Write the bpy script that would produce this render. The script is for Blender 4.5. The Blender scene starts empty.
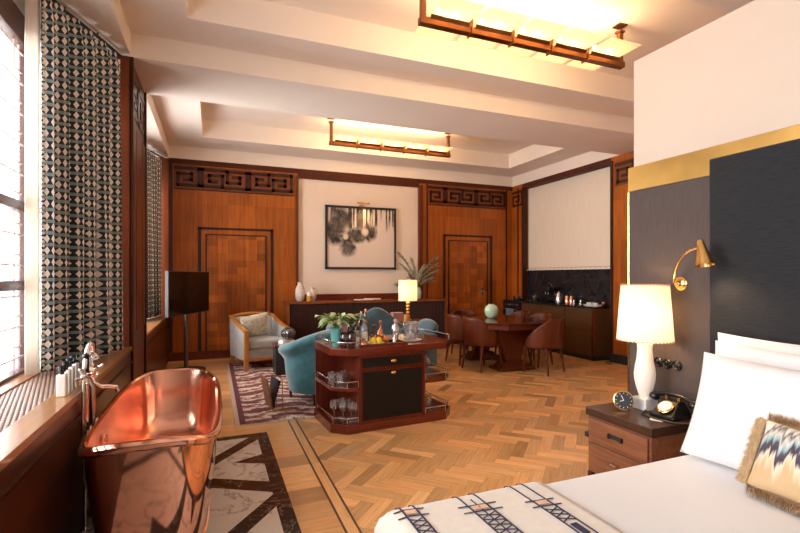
import bpy, bmesh, math, random
from mathutils import Matrix, Vector
C = bpy.context.scene.collection
S = bpy.context.scene
PI = math.pi
R = math.radians
rnd = random.Random(7)

# ------------------------------------------------------------------ camera, light, exposure
cam_d = bpy.data.cameras.new('camera')
cam = bpy.data.objects.new('camera', cam_d); C.objects.link(cam)
cam.location = (0, 0, 1.41)
cam.rotation_euler = (R(90), 0, -R(21.865))
cam_d.lens = 20.97; cam_d.sensor_width = 36; cam_d.shift_y = 0.0119
cam_d.clip_start = 0.05
S.camera = cam
S.view_settings.view_transform = 'Standard'; S.view_settings.look = 'None'
S.view_settings.exposure = 0.0; S.view_settings.gamma = 1; S.view_settings.use_curve_mapping = False
S.cycles.use_denoising = True
S.cycles.max_bounces = 10; S.cycles.diffuse_bounces = 6; S.cycles.glossy_bounces = 5
S.cycles.transparent_max_bounces = 16; S.cycles.transmission_bounces = 6
S.cycles.sample_clamp_indirect = 6; S.cycles.caustics_reflective = False; S.cycles.caustics_refractive = False

w = bpy.data.worlds.new('daylight'); S.world = w; w.use_nodes = True
bg = w.node_tree.nodes['Background']
bg.inputs[0].default_value = (0.93, 0.96, 1.0, 1); bg.inputs[1].default_value = 4.0

def area(name, loc, size, rot, energy, col, spread=None):
    l = bpy.data.lights.new(name, 'AREA'); l.shape = 'RECTANGLE'; l.size, l.size_y = size
    l.energy = energy; l.color = col
    if spread: l.spread = spread
    o = bpy.data.objects.new(name, l); C.objects.link(o); o.location = loc; o.rotation_euler = rot
    return o
# daylight through the windows of the left wall (outside the panes, pointing in)
DAY = (1.0, 0.95, 0.90)
area('window_daylight', (-1.5, 2.95, 1.95), (2.2, 3.2), (0, -R(90), 0), 215, DAY)
area('window_daylight', (-1.5, -0.4, 1.95), (2.2, 2.6), (0, -R(90), 0), 60, DAY)
area('window_daylight', (-1.5, 7.1, 1.95), (2.2, 2.6), (0, -R(90), 0), 380, DAY)

# ------------------------------------------------------------------ materials
def nm(name):
    m = bpy.data.materials.new(name); m.use_nodes = True
    nt = m.node_tree; b = nt.nodes['Principled BSDF']
    return m, nt, b
def N(nt, t, **k):
    n = nt.nodes.new(t)
    for a, v in k.items(): setattr(n, a, v)
    return n
def ramp(nt, fac, stops, interp='LINEAR'):
    r = N(nt, 'ShaderNodeValToRGB'); r.color_ramp.interpolation = interp
    e = r.color_ramp.elements
    e[0].position, e[0].color = stops[0][0], (*stops[0][1], 1)
    e[1].position, e[1].color = stops[-1][0], (*stops[-1][1], 1)
    for p, c in stops[1:-1]:
        q = e.new(p); q.color = (*c, 1)
    nt.links.new(fac, r.inputs[0]); return r.outputs[0]
def coords(nt, kind='Object', scale=(1, 1, 1), rot=(0, 0, 0), loc=(0, 0, 0)):
    t = N(nt, 'ShaderNodeTexCoord'); m = N(nt, 'ShaderNodeMapping')
    m.inputs['Scale'].default_value = scale; m.inputs['Rotation'].default_value = rot
    m.inputs['Location'].default_value = loc
    nt.links.new(t.outputs[kind], m.inputs[0]); return m.outputs[0]
def noise(nt, vec, scale, detail=4, rough=.55, dist=0):
    n = N(nt, 'ShaderNodeTexNoise'); n.inputs['Scale'].default_value = scale
    n.inputs['Detail'].default_value = detail; n.inputs['Roughness'].default_value = rough
    n.inputs['Distortion'].default_value = dist
    nt.links.new(vec, n.inputs['Vector']); return n.outputs[0]
def bump(nt, b, h, strength=.2, dist=.01):
    n = N(nt, 'ShaderNodeBump'); n.inputs['Strength'].default_value = strength
    n.inputs['Distance'].default_value = dist
    nt.links.new(h, n.inputs['Height']); nt.links.new(n.outputs[0], b.inputs['Normal'])
def math_(nt, op, a, b=None, c=None):
    n = N(nt, 'ShaderNodeMath', operation=op)
    for i, v in enumerate((a, b, c)):
        if v is None: continue
        if isinstance(v, (int, float)): n.inputs[i].default_value = v
        else: nt.links.new(v, n.inputs[i])
    return n.outputs[0]
def mixc(nt, f, a, b, mode='MIX'):
    n = N(nt, 'ShaderNodeMix', data_type='RGBA', blend_type=mode)
    for i, v in ((0, f), (6, a), (7, b)):
        if isinstance(v, (int, float)): n.inputs[i].default_value = v
        elif isinstance(v, tuple): n.inputs[i].default_value = (*v, 1)
        else: nt.links.new(v, n.inputs[i])
    return n.outputs[2]

def plain(name, col, rough=.5, metal=0, var=.06, vs=8, coat=0, spec=None, sheen=0, bmp=0, bs=200):
    m, nt, b = nm(name)
    v = coords(nt); f = noise(nt, v, vs, 3)
    lo = tuple(max(0, c*(1-var)) for c in col); hi = tuple(min(1, c*(1+var)) for c in col)
    nt.links.new(ramp(nt, f, [(.3, lo), (.7, hi)]), b.inputs['Base Color'])
    b.inputs['Roughness'].default_value = rough; b.inputs['Metallic'].default_value = metal
    b.inputs['Coat Weight'].default_value = coat; b.inputs['Coat Roughness'].default_value = .08
    if spec is not None: b.inputs['Specular IOR Level'].default_value = spec
    if sheen:
        b.inputs['Sheen Weight'].default_value = sheen; b.inputs['Sheen Roughness'].default_value = .4
    if bmp: bump(nt, b, noise(nt, v, bs, 2), bmp, .003)
    return m
def wood(name, c1, c2, axis='z', rough=.35, coat=.3, k=1, cell=None, cvar=.35):
    """grain runs along axis; cell = (w, h) in x,z for veneer leaves that vary in tone"""
    m, nt, b = nm(name)
    sc = {'x': (.7, 14, 14), 'y': (14, .7, 14), 'z': (14, 14, .7)}[axis]
    v = coords(nt, 'Object', tuple(q*k for q in sc))
    f = noise(nt, v, 2.2, 6, .62, .6)
    col = ramp(nt, f, [(.25, c1), (.5, tuple((a+d)/2 for a, d in zip(c1, c2))), (.75, c2)])
    v2 = coords(nt, 'Object', (1, 1, 1)); f2 = noise(nt, v2, 1.3, 2)
    col = mixc(nt, .35, col, ramp(nt, f2, [(.3, (.55, .55, .55)), (.7, (1.25, 1.2, 1.15))]), 'MULTIPLY')
    if cell:
        t = N(nt, 'ShaderNodeTexCoord'); sp = N(nt, 'ShaderNodeSeparateXYZ'); nt.links.new(t.outputs['Object'], sp.inputs[0])
        fx = math_(nt, 'FLOOR', math_(nt, 'DIVIDE', math_(nt, 'ADD', sp.outputs[0], sp.outputs[1]), cell[0]))
        fz = math_(nt, 'FLOOR', math_(nt, 'DIVIDE', sp.outputs[2], cell[1]))
        cb = N(nt, 'ShaderNodeCombineXYZ'); nt.links.new(fx, cb.inputs[0]); nt.links.new(fz, cb.inputs[1])
        wn = N(nt, 'ShaderNodeTexWhiteNoise'); nt.links.new(cb.outputs[0], wn.inputs[0])
        col = mixc(nt, 1.0, col, ramp(nt, wn.outputs[0], [(0, (1-cvar,)*3), (1, (1+cvar*.6,)*3)]), 'MULTIPLY')
    nt.links.new(col, b.inputs['Base Color'])
    b.inputs['Roughness'].default_value = rough; b.inputs['Specular IOR Level'].default_value = .3
    b.inputs['Coat Weight'].default_value = coat; b.inputs['Coat Roughness'].default_value = .12
    bump(nt, b, f, .08, .003)
    return m
def emit(name, col, strength, base=None):
    m, nt, b = nm(name)
    b.inputs['Base Color'].default_value = (*(base or col), 1)
    b.inputs['Emission Color'].default_value = (*col, 1); b.inputs['Emission Strength'].default_value = strength
    b.inputs['Roughness'].default_value = .5
    return m
def see_through_some(m, f):
    nt = m.node_tree; o = [n for n in nt.nodes if n.type == 'OUTPUT_MATERIAL'][0]; src = o.inputs[0].links[0].from_socket
    t = N(nt, 'ShaderNodeBsdfTransparent'); mx = N(nt, 'ShaderNodeMixShader'); mx.inputs[0].default_value = f
    nt.links.new(src, mx.inputs[1]); nt.links.new(t.outputs[0], mx.inputs[2]); nt.links.new(mx.outputs[0], o.inputs[0]); return m
def thin_glass(name, tint=(1, 1, 1), gloss=.12, haze=0.0, hazecol=(1, 1, 1), edge=.6):
    m = bpy.data.materials.new(name); m.use_nodes = True; nt = m.node_tree
    for n in list(nt.nodes): nt.nodes.remove(n)
    o = N(nt, 'ShaderNodeOutputMaterial'); t = N(nt, 'ShaderNodeBsdfTransparent'); g = N(nt, 'ShaderNodeBsdfGlossy')
    t.inputs[0].default_value = (*tint, 1); g.inputs['Roughness'].default_value = .03
    lw = N(nt, 'ShaderNodeLayerWeight'); lw.inputs[0].default_value = .35
    f = math_(nt, 'ADD', math_(nt, 'MULTIPLY', lw.outputs[1], edge), gloss)
    mx = N(nt, 'ShaderNodeMixShader'); nt.links.new(f, mx.inputs[0]); nt.links.new(t.outputs[0], mx.inputs[1]); nt.links.new(g.outputs[0], mx.inputs[2])
    out = mx.outputs[0]
    if haze:
        d = N(nt, 'ShaderNodeBsdfDiffuse'); d.inputs[0].default_value = (*hazecol, 1)
        m2 = N(nt, 'ShaderNodeMixShader'); m2.inputs[0].default_value = haze
        nt.links.new(out, m2.inputs[1]); nt.links.new(d.outputs[0], m2.inputs[2]); out = m2.outputs[0]
    nt.links.new(out, o.inputs[0])
    return m
def shade_mat(name, col, emis, trans=.5):
    """glowing lamp shade: translucent cloth that also gives off the bulb's light"""
    m = bpy.data.materials.new(name); m.use_nodes = True; nt = m.node_tree
    for n in list(nt.nodes): nt.nodes.remove(n)
    o = N(nt, 'ShaderNodeOutputMaterial'); d = N(nt, 'ShaderNodeBsdfDiffuse'); t = N(nt, 'ShaderNodeBsdfTranslucent')
    e = N(nt, 'ShaderNodeEmission')
    v = coords(nt, 'Object', (60, 60, 3)); c = ramp(nt, noise(nt, v, 1, 2), [(.3, tuple(q*.93 for q in col)), (.7, col)])
    for n in (d, t, e): nt.links.new(c, n.inputs[0])
    e.inputs[1].default_value = emis
    mx = N(nt, 'ShaderNodeMixShader'); mx.inputs[0].default_value = trans
    nt.links.new(d.outputs[0], mx.inputs[1]); nt.links.new(t.outputs[0], mx.inputs[2])
    ad = N(nt, 'ShaderNodeAddShader'); nt.links.new(mx.outputs[0], ad.inputs[0]); nt.links.new(e.outputs[0], ad.inputs[1])
    nt.links.new(ad.outputs[0], o.inputs[0])
    return m

M = {}
M['ceil'] = plain('ceiling_paint', (.86, .76, .68), .85, var=.02, vs=2)
M['wallpaint'] = plain('cream_wall_paint', (.84, .72, .61), .8, var=.02, vs=2)
M['partpaint'] = plain('darkened_wall_paint', (.69, .56, .46), .85, var=.02, vs=2)  # wall paint darkened in colour to offset the strong light on the partition
M['panel'] = wood('panel_veneer', (.27, .058, .006), (.50, .140, .014), 'z', .40, .08, 1, (.42, .66), .2)
M['panel_dark'] = wood('panel_dark_veneer', (.085, .017, .005), (.17, .035, .008), 'z', .38, .15)
M['panel_beam'] = wood('panel_dark_crosswise', (.060, .012, .004), (.11, .022, .006), 'x', .65, 0)
M['inlay'] = wood('dark_inlay', (.030, .008, .004), (.06, .014, .006), 'z', .4, .1)
M['friezeback'] = wood('frieze_veneer', (.14, .032, .006), (.26, .065, .011), 'x', .4, .05)
M['marq'] = wood('marquetry_veneer', (.25, .055, .006), (.50, .140, .016), 'z', .38, .1, .8, (.16, .12), .38)
M['mahog'] = wood('polished_mahogany', (.10, .014, .006), (.20, .030, .011), 'x', .22, .4)
M['mahog_z'] = wood('polished_mahogany_upright', (.11, .015, .007), (.21, .032, .012), 'z', .22, .4)
M['table'] = wood('table_mahogany', (.055, .009, .003), (.11, .020, .005), 'y', .18, .2)
M['sidebtop'] = wood('sideboard_wood', (.16, .045, .012), (.30, .09, .022), 'x', .25, .5)
M['ledgetop'] = wood('ledge_oak', (.26, .11, .035), (.42, .19, .065), 'y', .3, .4)
M['ledgefront'] = wood('ledge_front_veneer', (.055, .014, .006), (.11, .028, .010), 'y', .3, .4)
M['armwood'] = wood('armchair_wood', (.42, .15, .03), (.62, .25, .06), 'z', .3, .4)
M['chairwood'] = wood('dining_chair_wood', (.075, .014, .004), (.16, .032, .007), 'z', .38, .05)
M['chairleg'] = wood('dark_leg_wood', (.03, .010, .006), (.06, .018, .009), 'z', .25, .5)
M['nswood'] = wood('nightstand_walnut', (.16, .055, .025), (.34, .135, .065), 'y', .45, .1, 1.3)
M['nstop'] = wood('nightstand_top_walnut', (.035, .014, .008), (.085, .035, .018), 'y', .35, .2)
M['kitfront'] = wood('kitchen_bronze_front', (.065, .030, .011), (.13, .062, .022), 'y', .4, .2)
M['flute'] = wood('fluted_dark_wood', (.030, .008, .004), (.055, .014, .007), 'z', .6, 0)
M['leather'] = plain('black_leather', (.010, .007, .005), .6, bmp=.3, bs=150, spec=.25)
M['brass'] = plain('brass', (.80, .50, .18), .22, 1, var=.1)
M['brassb'] = plain('brushed_brass', (.46, .27, .08), .42, 1, var=.22, vs=2.2)
M['bronze'] = plain('bronze_channel', (.28, .12, .05), .35, 1, var=.15)
M['copper'] = plain('polished_copper', (.88, .47, .34), .09, 1, var=.05, vs=3)
M['copperin'] = plain('copper_inside', (.86, .44, .31), .2, 1, var=.12, vs=3)
M['coppersm'] = plain('copper_small', (.85, .42, .28), .2, 1)
M['chrome'] = plain('chrome', (.85, .85, .86), .07, 1, var=.02)
M['steel'] = plain('steel', (.62, .60, .57), .25, 1)
M['darkmetal'] = plain('dark_metal', (.16, .12, .10), .3, 1)
M['white'] = plain('white_plastic', (.85, .83, .78), .4)
M['black'] = plain('black_gloss', (.012, .011, .011), .18, var=.2)
M['blackm'] = plain('black_matt', (.02, .018, .018), .5, var=.2)
M['linen'] = plain('white_bed_linen', (.775, .775, .785), .8, var=.02, vs=3, sheen=.2, bmp=.08, bs=30)
M['teal'] = plain('teal_velvet', (.055, .20, .235), .75, var=.22, vs=14, sheen=.7, bmp=.3, bs=220)
M['tealb'] = plain('dusty_blue_velvet', (.05, .105, .135), .75, var=.2, vs=10, sheen=.6, bmp=.3, bs=220)
M['greyfab'] = plain('grey_upholstery', (.42, .42, .41), .85, var=.12, vs=12, sheen=.4, bmp=.2, bs=200)
M['lemon'] = plain('lemon_peel', (.85, .60, .02), .4, bmp=.2, bs=90)
M['orange'] = plain('orange_peel', (.75, .22, .04), .45, bmp=.2, bs=90)
M['leafp'] = plain('pale_leaf', (.52, .60, .34), .5, var=.35, vs=14)
M['leafg'] = plain('green_leaf', (.13, .27, .05), .45, var=.4, vs=14)
M['leafd'] = plain('grey_green_leaf', (.12, .14, .08), .55, var=.4, vs=20)
M['tealpot'] = plain('turquoise_glaze', (.20, .60, .56), .2, var=.08, coat=.5)
M['mint'] = plain('pale_green_glaze', (.50, .68, .50), .15, var=.05, coat=.7)
M['whiteglaze'] = plain('mottled_white_glaze', (.70, .60, .52), .25, var=.22, vs=18, coat=.4)
M['orangeglaze'] = plain('amber_glaze', (.65, .30, .08), .25)
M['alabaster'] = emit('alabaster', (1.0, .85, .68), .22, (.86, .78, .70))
M['marblew'] = plain('white_marble_block', (.92, .90, .87), .2)
M['glass'] = thin_glass('clear_glass', (.97, .98, .98), .06)
M['railglass'] = thin_glass('gallery_glass', (.96, .97, .97), .01, edge=.08)
M['cutglass'] = thin_glass('cut_glass', (.96, .97, .98), .12, .05, (.9, .9, .92))
M['winglass'] = thin_glass('window_glass', (.98, .99, 1), .02)
M['purple'] = thin_glass('dark_purple_glass', (.22, .09, .10), .15, .25, (.08, .02, .03))
M['amber'] = thin_glass('amber_glass', (.35, .12, .03), .12, .3, (.18, .05, .01))
M['bluegl'] = thin_glass('pale_blue_glass', (.80, .86, .92), .15, .35, (.5, .58, .68))
M['green'] = thin_glass('green_bottle_glass', (.04, .09, .04), .12, .5, (.01, .03, .01))
M['smoke'] = thin_glass('smoked_glass', (.30, .26, .27), .15, .35, (.08, .07, .075))
M['pinkcard'] = plain('dusty_pink_card', (.42, .21, .17), .6)
M['pinkish'] = plain('pink_label', (.55, .26, .22), .5)
M['navy'] = plain('navy_embroidery', (.03, .03, .07), .8)
M['peach'] = plain('peach_embroidery', (.72, .47, .33), .8)
M['throw'] = plain('cream_throw', (.74, .68, .60), .9, var=.04, vs=30, sheen=.3, bmp=.3, bs=160)
M['lining'] = shade_mat('cream_curtain_lining', (.92, .87, .80), 0, .5)
M['lead'] = plain('lead_came', (.40, .33, .31), .5, var=.1)
M['winframe'] = wood('window_frame_wood', (.05, .02, .015), (.10, .035, .022), 'y', .4, .2)
M['bulb'] = emit('glowing_bulb', (1.0, .72, .36), 22)
M['pane'] = see_through_some(shade_mat('fixture_frosted_pane', (1.0, .82, .58), .22, .6), .35)
M['lampshade'] = shade_mat('pleated_lamp_shade', (1.0, .86, .66), .22, .35)
M['tabshade'] = shade_mat('ribbed_lamp_shade', (1.0, .85, .60), .24, .35)
M['screen'] = plain('tv_screen', (.006, .005, .006), .12, var=.1, spec=.25)
M['paper'] = plain('paper', (.75, .70, .62), .7)
M['blackstone'] = None

def mk_blackstone():
    m, nt, b = nm('black_veined_stone')
    v = coords(nt, 'Object', (1, 1, 1))
    f = noise(nt, v, 3, 6, .6, 1.2); g = math_(nt, 'ABSOLUTE', math_(nt, 'SUBTRACT', f, .5))
    nt.links.new(ramp(nt, g, [(0, (.035, .033, .032)), (.006, (.022, .022, .024)), (.1, (.012, .012, .014))]), b.inputs['Base Color'])
    b.inputs['Roughness'].default_value = .18
    return m
M['blackstone'] = mk_blackstone()
def marble(name, base, vein, sc, wv):
    m, nt, b = nm(name)
    v = coords(nt, 'Object'); f = noise(nt, v, sc, 7, .6, 1.6); g = math_(nt, 'ABSOLUTE', math_(nt, 'SUBTRACT', f, .5))
    cl = noise(nt, v, 2.2, 3)
    c = ramp(nt, g, [(0, vein), (wv, tuple((a+d)/2 for a, d in zip(base, vein))), (wv*2.4, base)])
    c = mixc(nt, .5, c, ramp(nt, cl, [(.3, (.82, .80, .78)), (.7, (1, 1, 1))]), 'MULTIPLY')
    nt.links.new(c, b.inputs['Base Color']); b.inputs['Roughness'].default_value = .16
    return m
M['marbleW'] = marble('white_veined_marble', (.80, .76, .71), (.36, .32, .28), 2.1, .010)
M['marbleD'] = marble('dark_brown_marble', (.022, .013, .012), (.30, .24, .20), 4.5, .006)

def mk_floor():
    m, nt, b = nm('oak_parquet')
    a = N(nt, 'ShaderNodeVertexColor', layer_name='tone'); uv = N(nt, 'ShaderNodeUVMap', uv_map='UV')
    mp = N(nt, 'ShaderNodeMapping'); mp.inputs['Scale'].default_value = (1.3, 22, 1); nt.links.new(uv.outputs[0], mp.inputs[0])
    f = noise(nt, mp.outputs[0], 3, 6, .62, .8)
    c = ramp(nt, f, [(.25, (.54, .26, .090)), (.5, (.70, .385, .155)), (.78, (.82, .50, .235))])
    c = mixc(nt, 1.0, c, a.outputs[0], 'MULTIPLY')
    nt.links.new(c, b.inputs['Base Color']); b.inputs['Roughness'].default_value = .30
    b.inputs['Coat Weight'].default_value = .25; b.inputs['Coat Roughness'].default_value = .18
    bump(nt, b, f, .05, .003)
    return m
M['floor'] = mk_floor()

def mk_curtain():
    m, nt, b = nm('diamond_curtain_cloth')
    uv = N(nt, 'ShaderNodeUVMap', uv_map='UV'); sp = N(nt, 'ShaderNodeSeparateXYZ'); nt.links.new(uv.outputs[0], sp.inputs[0])
    def cell(v, p, off=0): return math_(nt, 'SUBTRACT', math_(nt, 'FRACT', math_(nt, 'ADD', math_(nt, 'DIVIDE', v, p), off)), .5)
    cu = math_(nt, 'ABSOLUTE', cell(sp.outputs[0], .062)); cv = math_(nt, 'ABSOLUTE', cell(sp.outputs[1], .077))
    dia = math_(nt, 'LESS_THAN', math_(nt, 'ADD', math_(nt, 'DIVIDE', cu, .37), math_(nt, 'DIVIDE', cv, .37)), 1)
    # teal bars between the columns on every row boundary
    rv = math_(nt, 'SUBTRACT', .5, cv)
    bar = math_(nt, 'MULTIPLY', math_(nt, 'LESS_THAN', rv, .135), math_(nt, 'GREATER_THAN', cu, -.1))
    inner = math_(nt, 'MULTIPLY', math_(nt, 'LESS_THAN', rv, .10), math_(nt, 'GREATER_THAN', cu, .16))
    thin = math_(nt, 'MULTIPLY', math_(nt, 'GREATER_THAN', cu, .44), math_(nt, 'GREATER_THAN', rv, .19))
    c = mixc(nt, bar, (.012, .012, .020), (.34, .38, .37))
    c = mixc(nt, inner, c, (.17, .31, .34))
    c = mixc(nt, dia, c, (.95, .91, .87))
    nt.links.new(c, b.inputs['Base Color']); b.inputs['Roughness'].default_value = .7
    b.inputs['Sheen Weight'].default_value = .15
    return m
M['curtain'] = mk_curtain()

def mk_rug():
    m, nt, b = nm('woven_rug')
    v = coords(nt, 'Object', (1, 1, 1)); d = noise(nt, coords(nt, 'Object', (3.5, 6, 1)), 1, 6, .75)
    sp = N(nt, 'ShaderNodeSeparateXYZ'); nt.links.new(v, sp.inputs[0])
    s = math_(nt, 'ADD', math_(nt, 'MULTIPLY', sp.outputs[1], 2.6), math_(nt, 'MULTIPLY', math_(nt, 'SINE', math_(nt, 'MULTIPLY', sp.outputs[0], 9)), .22))
    s = math_(nt, 'FRACT', math_(nt, 'ADD', s, math_(nt, 'MULTIPLY', d, 1.6)))
    c = ramp(nt, s, [(0, (.17, .035, .04)), (.22, (.66, .52, .40)), (.40, (.40, .13, .11)), (.52, (.10, .03, .05)), (.64, (.72, .60, .48)), (.82, (.32, .10, .09)), (.93, (.08, .03, .05))], 'CONSTANT')
    ed = math_(nt, 'LESS_THAN', sp.outputs[0], .10)
    c = mixc(nt, ed, c, (.13, .035, .05))
    ed2 = math_(nt, 'LESS_THAN', sp.outputs[0], .045)
    c = mixc(nt, ed2, c, (.50, .36, .27))
    nt.links.new(c, b.inputs['Base Color']); b.inputs['Roughness'].default_value = .95
    bump(nt, b, noise(nt, v, 180, 2), .5, .006)
    return m
M['rug'] = mk_rug()

def mk_weave(name, ca, cb_, sx, sz, rough=.8, sheen=0, bm=.4):
    m, nt, b = nm(name)
    f = noise(nt, coords(nt, 'Object', (1, sx, sz)), 1, 4, .7)
    nt.links.new(ramp(nt, f, [(.3, ca), (.7, cb_)]), b.inputs['Base Color'])
    b.inputs['Roughness'].default_value = rough; b.inputs['Sheen Weight'].default_value = sheen
    bump(nt, b, f, bm, .004)
    return m
M['grass'] = mk_weave('taupe_grasscloth', (.055, .040, .036), (.095, .070, .064), 260, 6)
M['velvet'] = mk_weave('midnight_velvet', (.004, .005, .009), (.018, .019, .023), 14, 160, .9, .1)
M['blind'] = mk_weave('cream_roller_blind', (.80, .69, .56), (.88, .77, .64), 40, 2, .8)

def mk_grille():
    m, nt, b = nm('woven_metal_grille')
    t = N(nt, 'ShaderNodeTexCoord'); sp = N(nt, 'ShaderNodeSeparateXYZ'); nt.links.new(t.outputs['Object'], sp.inputs[0])
    a = math_(nt, 'ABSOLUTE', math_(nt, 'SINE', math_(nt, 'MULTIPLY', math_(nt, 'ADD', sp.outputs[0], math_(nt, 'MULTIPLY', sp.outputs[1], .25)), 150)))
    c = math_(nt, 'ABSOLUTE', math_(nt, 'SINE', math_(nt, 'MULTIPLY', sp.outputs[1], 75)))
    f = math_(nt, 'MULTIPLY', a, math_(nt, 'ADD', math_(nt, 'MULTIPLY', c, .6), .4))
    nt.links.new(ramp(nt, f, [(.15, (.05, .028, .022)), (.7, (.36, .22, .17))]), b.inputs['Base Color'])
    b.inputs['Roughness'].default_value = .45; b.inputs['Metallic'].default_value = .3
    bump(nt, b, f, .5, .006)
    return m
M['grille'] = mk_grille()

def mk_art():
    m, nt, b = nm('charcoal_abstract_print')
    t = N(nt, 'ShaderNodeTexCoord'); sp = N(nt, 'ShaderNodeSeparateXYZ'); nt.links.new(t.outputs['Generated'], sp.inputs[0])
    x, z = sp.outputs[0], sp.outputs[2]
    def blob(cx, cz, rx, rz, n):
        dx = math_(nt, 'POWER', math_(nt, 'DIVIDE', math_(nt, 'SUBTRACT', x, cx), rx), 2)
        dz = math_(nt, 'POWER', math_(nt, 'DIVIDE', math_(nt, 'SUBTRACT', z, cz), rz), 2)
        return math_(nt, 'SUBTRACT', math_(nt, 'ADD', 1.0, math_(nt, 'MULTIPLY', math_(nt, 'SUBTRACT', n, .5), 1.6)), math_(nt, 'ADD', dx, dz))
    n1 = noise(nt, coords(nt, 'Generated', (4, 1, 3)), 2, 6, .7, .8)
    n2 = noise(nt, coords(nt, 'Generated', (26, 1, .7)), 1, 3, .5)
    top = math_(nt, 'MULTIPLY', math_(nt, 'SUBTRACT', math_(nt, 'ADD', z, math_(nt, 'MULTIPLY', n1, .35)), math_(nt, 'ADD', .64, math_(nt, 'MULTIPLY', x, .16))), 6)
    top = math_(nt, 'MULTIPLY', math_(nt, 'MINIMUM', math_(nt, 'MAXIMUM', top, 0), 1), math_(nt, 'GREATER_THAN', n2, .50))
    dark = top
    for a in ((.30, .34, .14, .19, n1), (.12, .60, .20, .26, n1), (.42, .54, .20, .15, n1), (.62, .60, .12, .18, n1), (.20, .80, .20, .24, n1)):
        q = math_(nt, 'MINIMUM', math_(nt, 'MAXIMUM', math_(nt, 'MULTIPLY', blob(*a), 1.4), 0), 1)
        dark = math_(nt, 'MAXIMUM', dark, q)
    hole = math_(nt, 'MAXIMUM', math_(nt, 'MULTIPLY', blob(.55, .60, .06, .08, n1), 1.2), math_(nt, 'MULTIPLY', blob(.27, .52, .045, .06, n1), 1.2))
    hole = math_(nt, 'MINIMUM', math_(nt, 'MAXIMUM', hole, 0), 1)
    dark = math_(nt, 'MULTIPLY', dark, math_(nt, 'SUBTRACT', 1, hole))
    dark = math_(nt, 'MULTIPLY', dark, math_(nt, 'ADD', .45, math_(nt, 'MULTIPLY', n1, .9)))
    nt.links.new(mixc(nt, dark, (.74, .64, .56), (.025, .018, .016)), b.inputs['Base Color'])
    b.inputs['Roughness'].default_value = .6
    return m
M['art'] = mk_art()

def mk_ikat():
    m, nt, b = nm('ikat_cushion_cloth')
    t = N(nt, 'ShaderNodeTexCoord'); sp = N(nt, 'ShaderNodeSeparateXYZ'); nt.links.new(t.outputs['Object'], sp.inputs[0])
    y, z = sp.outputs[1], sp.outputs[2]
    n = noise(nt, coords(nt, 'Object', (1, 55, 2.5)), 1, 3, .6)
    tri = math_(nt, 'PINGPONG', math_(nt, 'MULTIPLY', y, 1.0), .045)
    s = math_(nt, 'ADD', z, math_(nt, 'ADD', math_(nt, 'MULTIPLY', tri, 1.3), math_(nt, 'MULTIPLY', math_(nt, 'SUBTRACT', n, .5), .16)))
    s = math_(nt, 'MULTIPLY', math_(nt, 'ADD', s, .135), 2.9)
    c = ramp(nt, s, [(.10, (.62, .42, .24)), (.30, (.62, .42, .22)), (.44, (.76, .66, .50)), (.50, (.06, .045, .07)), (.58, (.10, .07, .09)), (.62, (.25, .42, .46)), (.70, (.70, .66, .58)), (.78, (.16, .11, .13)), (.84, (.80, .73, .62)), (1, (.82, .76, .66))])
    nt.links.new(c, b.inputs['Base Color']); b.inputs['Roughness'].default_value = .9
    bump(nt, b, n, .3, .004)
    return m
M['ikat'] = mk_ikat()
M['fringe'] = mk_weave('straw_fringe', (.58, .38, .19), (.88, .68, .42), 160, 30, .9)
def mk_floral():
    m, nt, b = nm('patterned_cushion_cloth')
    f = noise(nt, coords(nt, 'Object', (1, 1, 1)), 13, 4, .6, .7)
    nt.links.new(ramp(nt, f, [(.30, (.14, .17, .10)), (.42, (.62, .56, .42)), (.55, (.74, .68, .58)), (.66, (.30, .24, .12)), (.74, (.68, .62, .50))]), b.inputs['Base Color'])
    b.inputs['Roughness'].default_value = .85
    return m
M['floral'] = mk_floral()

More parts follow.
